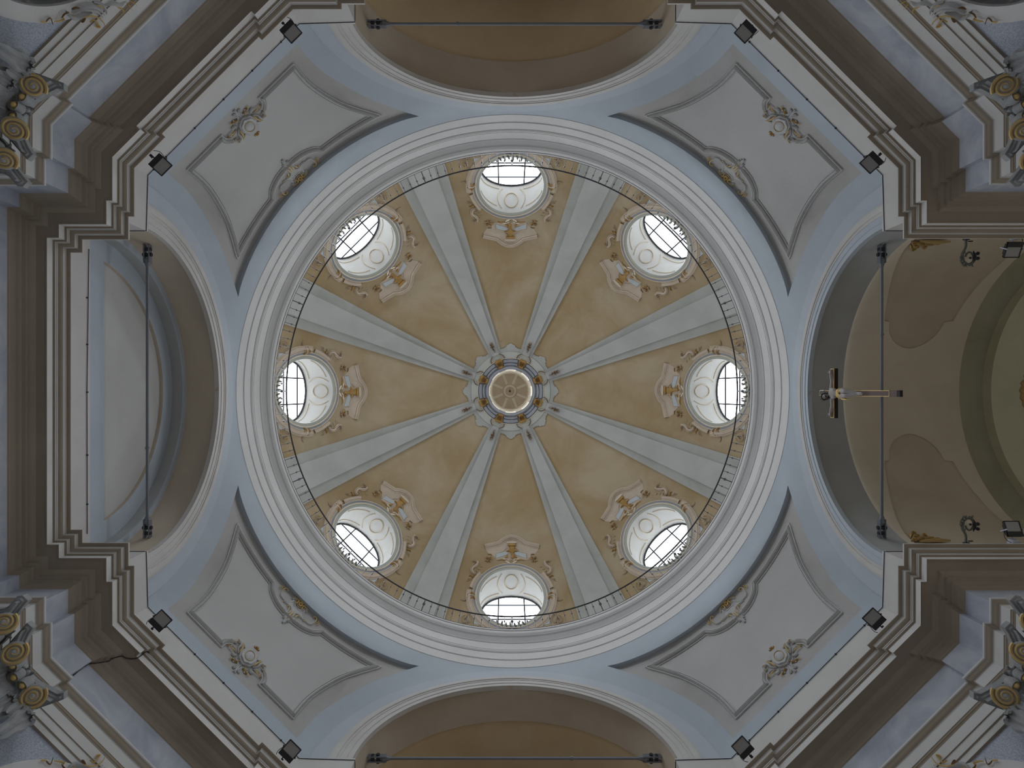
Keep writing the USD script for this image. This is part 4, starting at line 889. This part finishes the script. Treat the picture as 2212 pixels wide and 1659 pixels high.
# ================================================================== choir: sconces and gilded stucco
cS = lambda x, y: np.array([(2060 + x / 14.55 - 1111) * 12.2 / F, (500 + y / 14.55 - 845) * 12.2 / F, 12.2])
def pts3(l, dz=0.0): 
    p = smooth_path([cS(x, y) for x, y in l], 5); p[:, 2] += dz; return p
for k, (w_, my) in enumerate((('upper', False), ('lower', True))):
    fin = (lambda m: mirror(m, 1)) if my else (lambda m: m)
    base = cS(350, 220); base[1] *= -1 if my else 1
    t = thing('sconce', f'scrolling verdigris sconce with gilt rosette on the {w_} choir cornice', 'sconce', loc=base)
    part(t, 'mount', fin(cat(moved(bx(.09, .07, .10, bev=.01), None, cS(350, 215)), moved(bx(.09, .02, .02, bev=.004), None, cS(480, 310)))), 'housing')
    part(t, 'stem', fin(tube(pts3([(350, 240), (335, 330), (335, 450), (300, 560), (250, 650), (235, 760), (260, 900), (350, 1000), (450, 1020), (540, 960), (560, 850), (540, 720), (460, 650), (370, 690), (315, 800)]), [.022] * 30 + [.017] * 41, 8)), 'bronze')
    lv = []
    for x0, y0, x1, y1 in ((250, 620, 235, 800), (225, 740, 180, 900), (215, 830, 210, 1010), (250, 950, 300, 1120), (340, 1010, 380, 1110), (430, 1020, 500, 1090), (520, 960, 580, 1120), (300, 560, 330, 700)):
        mx_, my_ = (x0 + x1) / 2 - 18, (y0 + y1) / 2
        lv.append(tube(pts3([(x0, y0), (mx_, my_), (x1, y1)], .01), [.012, .015, .018, .02, .022, .022, .02, .016, .012, .008, .003], 6))
    part(t, 'leaf', flat(*[fin(m) for m in lv]), 'bronze')
    d0 = cS(410, 850)
    r_ = part(t, 'rosette', fin(lathe([(0, .03), (.03, .025), (.06, .01), (.092, -.005), (.10, -.02), (.09, -.04), (0, -.045)][::-1], 20, d0, (0, 0, -1))), 'bead')
    part(r_, 'rosette_stud', fin(lathe([(0, -.04), (.02, -.045), (.024, -.06), (0, -.07)], 10, d0 + [0, 0, .0], (0, 0, 1))), 'housing')
    part(t, 'drip_leaf', fin(cat(tube(pts3([(565, 600), (590, 700), (600, 800), (590, 900), (560, 1000)]), np.interp(np.linspace(0, 1, 21), [0, .3, .6, 1], [.004, .03, .045, .006]), 8))), 'housing')
    for y0 in (690, 845):
        part(t, 'candle_cup', fin(cat(tube([cS(620, 770 + (y0 - 770) * .6), cS(690, y0)], [.02, .016], 8), moved(tm(trimesh.creation.icosphere(2, .034)), None, cS(710, y0)))), 'housing')
for w_, s in (('upper', 1), ('lower', -1)):
    gl_ = lambda q, d=0.0, s=s: choir_lift(np.asarray(q) * [1, s], np.asarray(d))
    ctr = choir_lift(np.array([[9.0, -4.28 * s]]))[0]
    t = thing('gilded_relief', f'gilded stucco leaf relief above the {w_} choir cornice', 'stucco ornament', loc=ctr)
    st = lambda p, w, h: stroke([(x, y) for x, y in p], w, h, gl_)
    part(t, 'leaf', flat(*[st(p, .07, .07) for p in ([(8.72, -4.45), (8.85, -4.32), (8.95, -4.22), (9.05, -4.2)], [(8.78, -4.4), (8.92, -4.36), (9.06, -4.3), (9.12, -4.22)], [(8.8, -4.3), (8.86, -4.2), (8.95, -4.1), (9.03, -4.12)], [(9.05, -4.4), (9.16, -4.32), (9.26, -4.34), (9.3, -4.28)], [(9.15, -4.42), (9.3, -4.38), (9.42, -4.36)], [(8.9, -4.45), (9.2, -4.43), (9.6, -4.42)], [(9.08, -4.25), (9.16, -4.18), (9.2, -4.24)])]), 'olivegold')
    part(t, 'fruit', flat(*[boss(c_, .05, .045, .07, gl_, 10) for c_ in ((8.93, -4.28), (9.02, -4.34), (9.22, -4.36), (8.84, -4.38))]), 'paintgold')
def apse_lift(q, d=0.0):
    """(b, y angle) on the half dome."""
    q = np.asarray(q, float); r = 3.1 - np.broadcast_to(d, (len(q),))
    return np.c_[12.12 + r * np.sin(q[:, 0]) * np.cos(q[:, 1]), r * np.sin(q[:, 1]), HS + r * np.cos(q[:, 0]) * np.cos(q[:, 1])]
t = thing('apse_wreath', 'gilded stucco wreath at the crown of the olive apse, right edge', 'stucco ornament', loc=apse_lift(np.array([[.5, 0]]))[0])
part(t, 'wreath_leaf', flat(*[stroke([(.56 + .27 * math.cos(b), .27 * math.sin(b)), (.56 + .31 * math.cos(b + .14), .31 * math.sin(b + .14)), (.5 + .27 * math.cos(b + .3), .27 * math.sin(b + .3))], .07, .07, apse_lift) for b in np.arange(0, 6.28, .2)]), 'olivegold')

# ================================================================== capitals of the piers
def volute(c, r, nrm, up):
    n = nrm / np.linalg.norm(nrm); u_ = up - n * np.dot(up, n); u_ /= np.linalg.norm(u_); v_ = np.cross(n, u_)
    a = np.linspace(0, 5.2 * PI, 70); rad = r * (1 - .17 * a / PI)
    p = c + (np.cos(a) * rad)[:, None] * u_ + (np.sin(a) * rad)[:, None] * v_ + (np.linspace(0, .05, 70))[:, None] * n
    return tube(p, np.linspace(.029, .012, 70), 7), lathe([(0, .06), (.035, .05), (.05, .035), (r * .9, .0), (r * 1.05, -.03), (r * .95, -.08), (0, -.09)][::-1], 24, c, n)
def leaf(c, out, tall, wide, drop=.35):
    """An acanthus leaf rising from C, curling over towards OUT."""
    out = out / np.linalg.norm(out); sd = np.array([-out[1], out[0], 0.0]); z = np.array([0, 0, 1.0]); rows = []
    for tt in np.linspace(0, 1, 13):
        h_ = tall * math.sin(min(tt * 1.35, 1.0) * PI / 2) - (drop * tall * max(0, tt - .72) / .28 * .5); o = .03 + .20 * tall * tt ** 2.2 / .5 * .5
        wd = wide * (math.sin(PI * (.12 + .83 * tt)) ** .7) * (1 + .16 * math.sin(tt * 22))
        rows.append([c + z * h_ + out * (o + .05 * (1 - abs(k)) + .02 * math.cos(k * 9)) + sd * wd * k * .5 for k in np.linspace(-1, 1, 9)])
    return grid(np.array(rows))
qa = quarter(False)
o73 = offset_path(qa, -.72)
gi = int(np.argmin(np.abs(qa[:, 0] + 7.126) + np.abs(qa[:, 1] + 4.16)))
Gc, Hc, Fc, Ec, Dc = o73[gi], o73[gi + 1], o73[gi - 1], o73[gi - 2], o73[gi - 3]
def v2(x, y): return np.array([x, y])
H1, FL, H2, H3 = v2(-6.858, -4.544), v2(-7.43, -4.255), v2(-7.353, -3.55), v2(-7.418, -3.148)
def build_capital(which, label, fin, lx):
    cen = np.array([Gc[0], Gc[1], 8.6]) if which == 'corner' else np.array([Dc[0], Dc[1], 8.6])
    cen = np.array(fin((cen[None], np.zeros((1, 3), int)))[0][0])
    t = thing('capital', label, 'capital', loc=cen)
    if which == 'corner':
        e1 = smooth_path([H1 + v2(-.10, -.02), v2(-7.10, -4.49), v2(-7.28, -4.40), FL], 5)
        e2 = smooth_path([FL, v2(-7.47, -4.10), v2(-7.46, -3.85), H2 + v2(-.03, -.11)], 5)
        out = Polygon(np.vstack([[Hc], [Hc + v2(.12, -.12)], [H1 + v2(.0, -.10)], [H1], e1, e2[1:], [H2 + v2(.03, -.02)], [H2 + v2(-.06, .06)], [Fc], [Gc + v2(-.2, -.2)]])).buffer(0)
        bell = Polygon([Hc + v2(-.02, .02), Hc * .75 + v2(*H1) * .25, v2(-7.33, -4.33), v2(-7.56, -4.2), H2 * .25 + Fc * .75, Fc, Gc + v2(-.2, -.2)]).convex_hull
        vol = [((-7.075, -4.44, 9.26), .165, (.55, .35, -.75)), ((-7.33, -3.80, 9.24), .165, (.45, .55, -.75))]
        eggs = [(-7.22, -4.28, 9.30), (-7.345, -4.16, 9.30), (-7.36, -3.99, 9.30)]
        leaves = [((-7.10, -4.68, 8.62), (1, .4)), ((-7.35, -4.45, 8.62), (.8, .6)), ((-7.6, -4.25, 8.62), (.9, .3)), ((-7.7, -3.95, 8.62), (1, .3)), ((-7.2, -4.55, 8.9), (.9, .6)), ((-7.55, -4.12, 8.9), (1, .5))]
        fl = (-7.40, -4.24, 9.56)
    else:
        e1 = smooth_path([v2(-7.93, -3.92), v2(-7.72, -3.72), v2(-7.62, -3.45), H3 + v2(-.05, -.09)], 5)
        out = Polygon(np.vstack([[Ec], e1, [H3 + v2(.02, -.01)], [H3 + v2(-.06, .07)], smooth_path([H3 + v2(-.14, .06), v2(-7.75, -3.27), v2(-8.1, -3.25), v2(-8.45, -3.1)], 5), [v2(-8.6, -3.2)], [v2(-8.6, -3.6)], [Dc + v2(-.1, -.1)]])).buffer(0)
        bell = Polygon([Ec, v2(-7.8, -3.75), v2(-7.72, -3.45), v2(-7.85, -3.38), v2(-8.5, -3.35), v2(-8.5, -3.6)]).convex_hull
        vol = [((-7.46, -3.36, 9.22), .16, (.45, .6, -.7))]
        eggs = [(-7.66, -3.60, 9.3), (-7.72, -3.42, 9.3)]
        leaves = [((-7.8, -3.7, 8.62), (1, .2)), ((-7.85, -3.4, 8.62), (.7, .7)), ((-8.2, -3.4, 8.62), (.1, 1))]
        fl = (-7.70, -3.62, 9.56)
    ab = part(t, 'abacus', fin(cat(extrude(out, 9.60, 9.69), extrude(out.buffer(-.035), 9.56, 9.60), extrude(out.buffer(-.06), 9.48, 9.56))), 'capstone')
    part(ab, 'fleuron', fin(cat(*[tube([np.array(fl), np.array(fl) + np.array([.06 * math.cos(b), .06 * math.sin(b), .02]), np.array(fl) + np.array([.12 * math.cos(b) + .04, .12 * math.sin(b) + .03, -.03])], [.03, .035, .012], 7) for b in np.arange(0, 6.2, 1.05)], moved(tm(trimesh.creation.icosphere(2, .045)), None, np.array(fl) + [.04, .03, -.03]))), 'capstone')
    part(t, 'bell', fin(cat(extrude(bell, 8.75, 9.48), extrude(bell.buffer(.05), 8.62, 8.70), extrude(bell.buffer(.03), 9.38, 9.42))), 'capstone')
    for c, r, n in vol:
        sp, ey_ = volute(np.array(c), r, np.array(n, float), np.array([0, 0, 1.0]))
        v_ = part(t, 'volute', fin(ey_), 'capstone'); part(v_, 'gilded_spiral', fin(sp), 'olivegold')
    for c in eggs:
        m = tm(trimesh.creation.icosphere(2, 1.0)); part(t, 'gilded_egg', fin(moved((m[0] * [.06, .06, .085], m[1]), None, c)), 'gold')
    part(t, 'egg_shell', flat(*[fin(lathe([(.085, -.06), (.095, .02), (.08, .09), (.06, .10)], 12, c, (.1, .1, 1))) for c in eggs]), 'capstone')
    for c, o in leaves: part(t, 'leaf', fin(leaf(np.array(c), np.array([o[0], o[1], 0.0]), .55, .30)), 'capstone')
    return t
for code, (mx, my) in (('ul', (0, 0)), ('ur', (1, 0)), ('lr', (1, 1)), ('ll', (0, 1))):
    def fin(m, mx=mx, my=my):
        if mx: m = mirror(m, 0)
        if my: m = mirror(m, 1)
        return m
    side_ = 'right' if mx else 'left'
    build_capital('corner', f'bent stucco pilaster capital with gilded volutes at the {NAMES[code]} pier, {side_} edge', fin, 0)
    build_capital('jamb', f'stucco capital of the narrow jamb pilaster next to the {NAMES[code]} pier, {side_} edge', fin, 0)

# ================================================================== crests over the arched openings of the piers
def dg_P(q):
    q = np.asarray(q, float); dd = -(q[:, 0] + q[:, 1]) / S2; h = 8.80 * F / dd
    return np.c_[q * (h / F)[:, None], h]
dg = make_lift(dg_P)
cC = lambda p: (p[0] / 6.9125 - 1111, p[1] / 6.9125 - 845)
def SC(pts, w, h, m=True):
    f = lambda P: ridge(P, w * (.7 if w <= 5 else .95), h * .5, dg, (.3, .3))
    q = [cC(p) for p in pts]
    return [fin(f(q)), fin(f([(y, x) for x, y in q]))] if m else [fin(f(q))]
for code, (mx, my) in (('ul', (0, 0)), ('ur', (1, 0)), ('lr', (1, 1)), ('ll', (0, 1))):
    def fin(m, mx=mx, my=my):
        if mx: m = mirror(m, 0)
        if my: m = mirror(m, 1)
        return m
    t = thing('arch_crest', f'stucco crest with gilded scrolls over the arched opening, {NAMES[code]} corner', 'stucco ornament', loc=fin((dg_P(np.array([cC((1400, 60))])), np.zeros((1, 3), int)))[0][0])
    part(t, 'shell', flat(SC([(910, 160), (980, 235), (1060, 250), (1180, 190), (1290, 170)], 9, .16), SC([(1000, 180), (1130, 80), (1280, 60), (1400, 110), (1480, 210)], 12, .18), SC([(1080, 120), (1200, 100), (1330, 120), (1440, 220)], 8, .2), SC([(1310, 10), (1430, 40), (1490, 120), (1500, 200)], 8, .15), SC([(1480, 60), (1600, 20), (1700, 40), (1800, -20)], 12, .18)), 'stucco')
    part(t, 'gilded_scroll', flat(SC([(1100, 200), (1220, 170), (1330, 195), (1410, 260), (1440, 315)], 4, .24), SC([(1225, 280), (1290, 245), (1345, 300), (1380, 350), (1330, 350), (1320, 320)], 5, .2), SC([(505, 300), (550, 305), (595, 295)], 4.5, .12), SC([(705, 285), (780, 280), (850, 250), (830, 215)], 4.5, .14), SC([(1640, 10), (1660, 60), (1740, 110), (1730, 160), (1700, 150)], 5, .16), SC([(1810, 0), (1845, 70), (1895, 115)], 5, .18), SC([(965, 185), (990, 180)], 4.5, .2), SC([(1310, 15), (1400, 40), (1450, 80)], 3, .2)), 'gold')
    part(t, 'brown_leaf', flat(SC([(955, 95), (1010, 70), (1075, 75)], 5, .18), SC([(590, 310), (610, 270), (660, 245), (700, 350)], 3, .1), SC([(820, 240), (860, 180), (930, 150)], 3.5, .12), SC([(1130, 310), (1160, 280), (1200, 200)], 5, .12), SC([(1930, 0), (1990, 40), (2010, 60)], 6, .15)), 'paintbrown')

# ---- the crack through the lower left entablature
pt = quarter(False)
em = [mirror(sweep(pt, [(-o, z) for o, z in pr], plan), 1) for pr in (*CORN, *CORNB, CORONA, BED, FRZ, *ARC, *ARCB)]
em = trimesh.Trimesh(*cat(*em), process=False)
ck = smooth_path([(700, 745), (780, 680), (860, 628), (930, 622), (1000, 610), (1060, 600), (1100, 575), (1190, 550), (1230, 568), (1290, 578), (1340, 572), (1380, 550), (1440, 505), (1470, 520)], 6)
dq = np.c_[ck[:, 0] / 4.62 - 1111, 1300 + ck[:, 1] / 4.62 - 847]
dr_ = np.c_[dq, np.full(len(dq), F)]; dr_ /= np.linalg.norm(dr_, axis=1, keepdims=True)
loc_, ir_, _ = em.ray.intersects_location(np.zeros_like(dr_), dr_, multiple_hits=False)
o_ = np.argsort(ir_); cp = loc_[o_] * (1 - .004 / np.linalg.norm(loc_[o_], axis=1, keepdims=True))
ent = [p for p in stage.GetPrimAtPath('/World').GetChildren() if p.GetCustomDataByKey('label') and 'round the lower left pier' in p.GetCustomDataByKey('label')][0]
for a_, b_ in zip(cp[:-1], cp[1:]):
    pass
segs = np.split(np.arange(len(cp)), np.nonzero(np.linalg.norm(np.diff(cp, axis=0), axis=1) > .5)[0] + 1)
part(str(ent.GetPath()), 'crack', cat(*[tube(cp[s], .008 + .006 * rng.random(len(s)), 5) for s in segs if len(s) > 1]), 'crack', 'dark jagged crack through the moulding')

# ---- floor
t = thing('floor', 'stone floor of the church below', kind=ST)
part(t, 'paving', bx(60, 60, .2, (0, 0, -1.7)), 'floor')
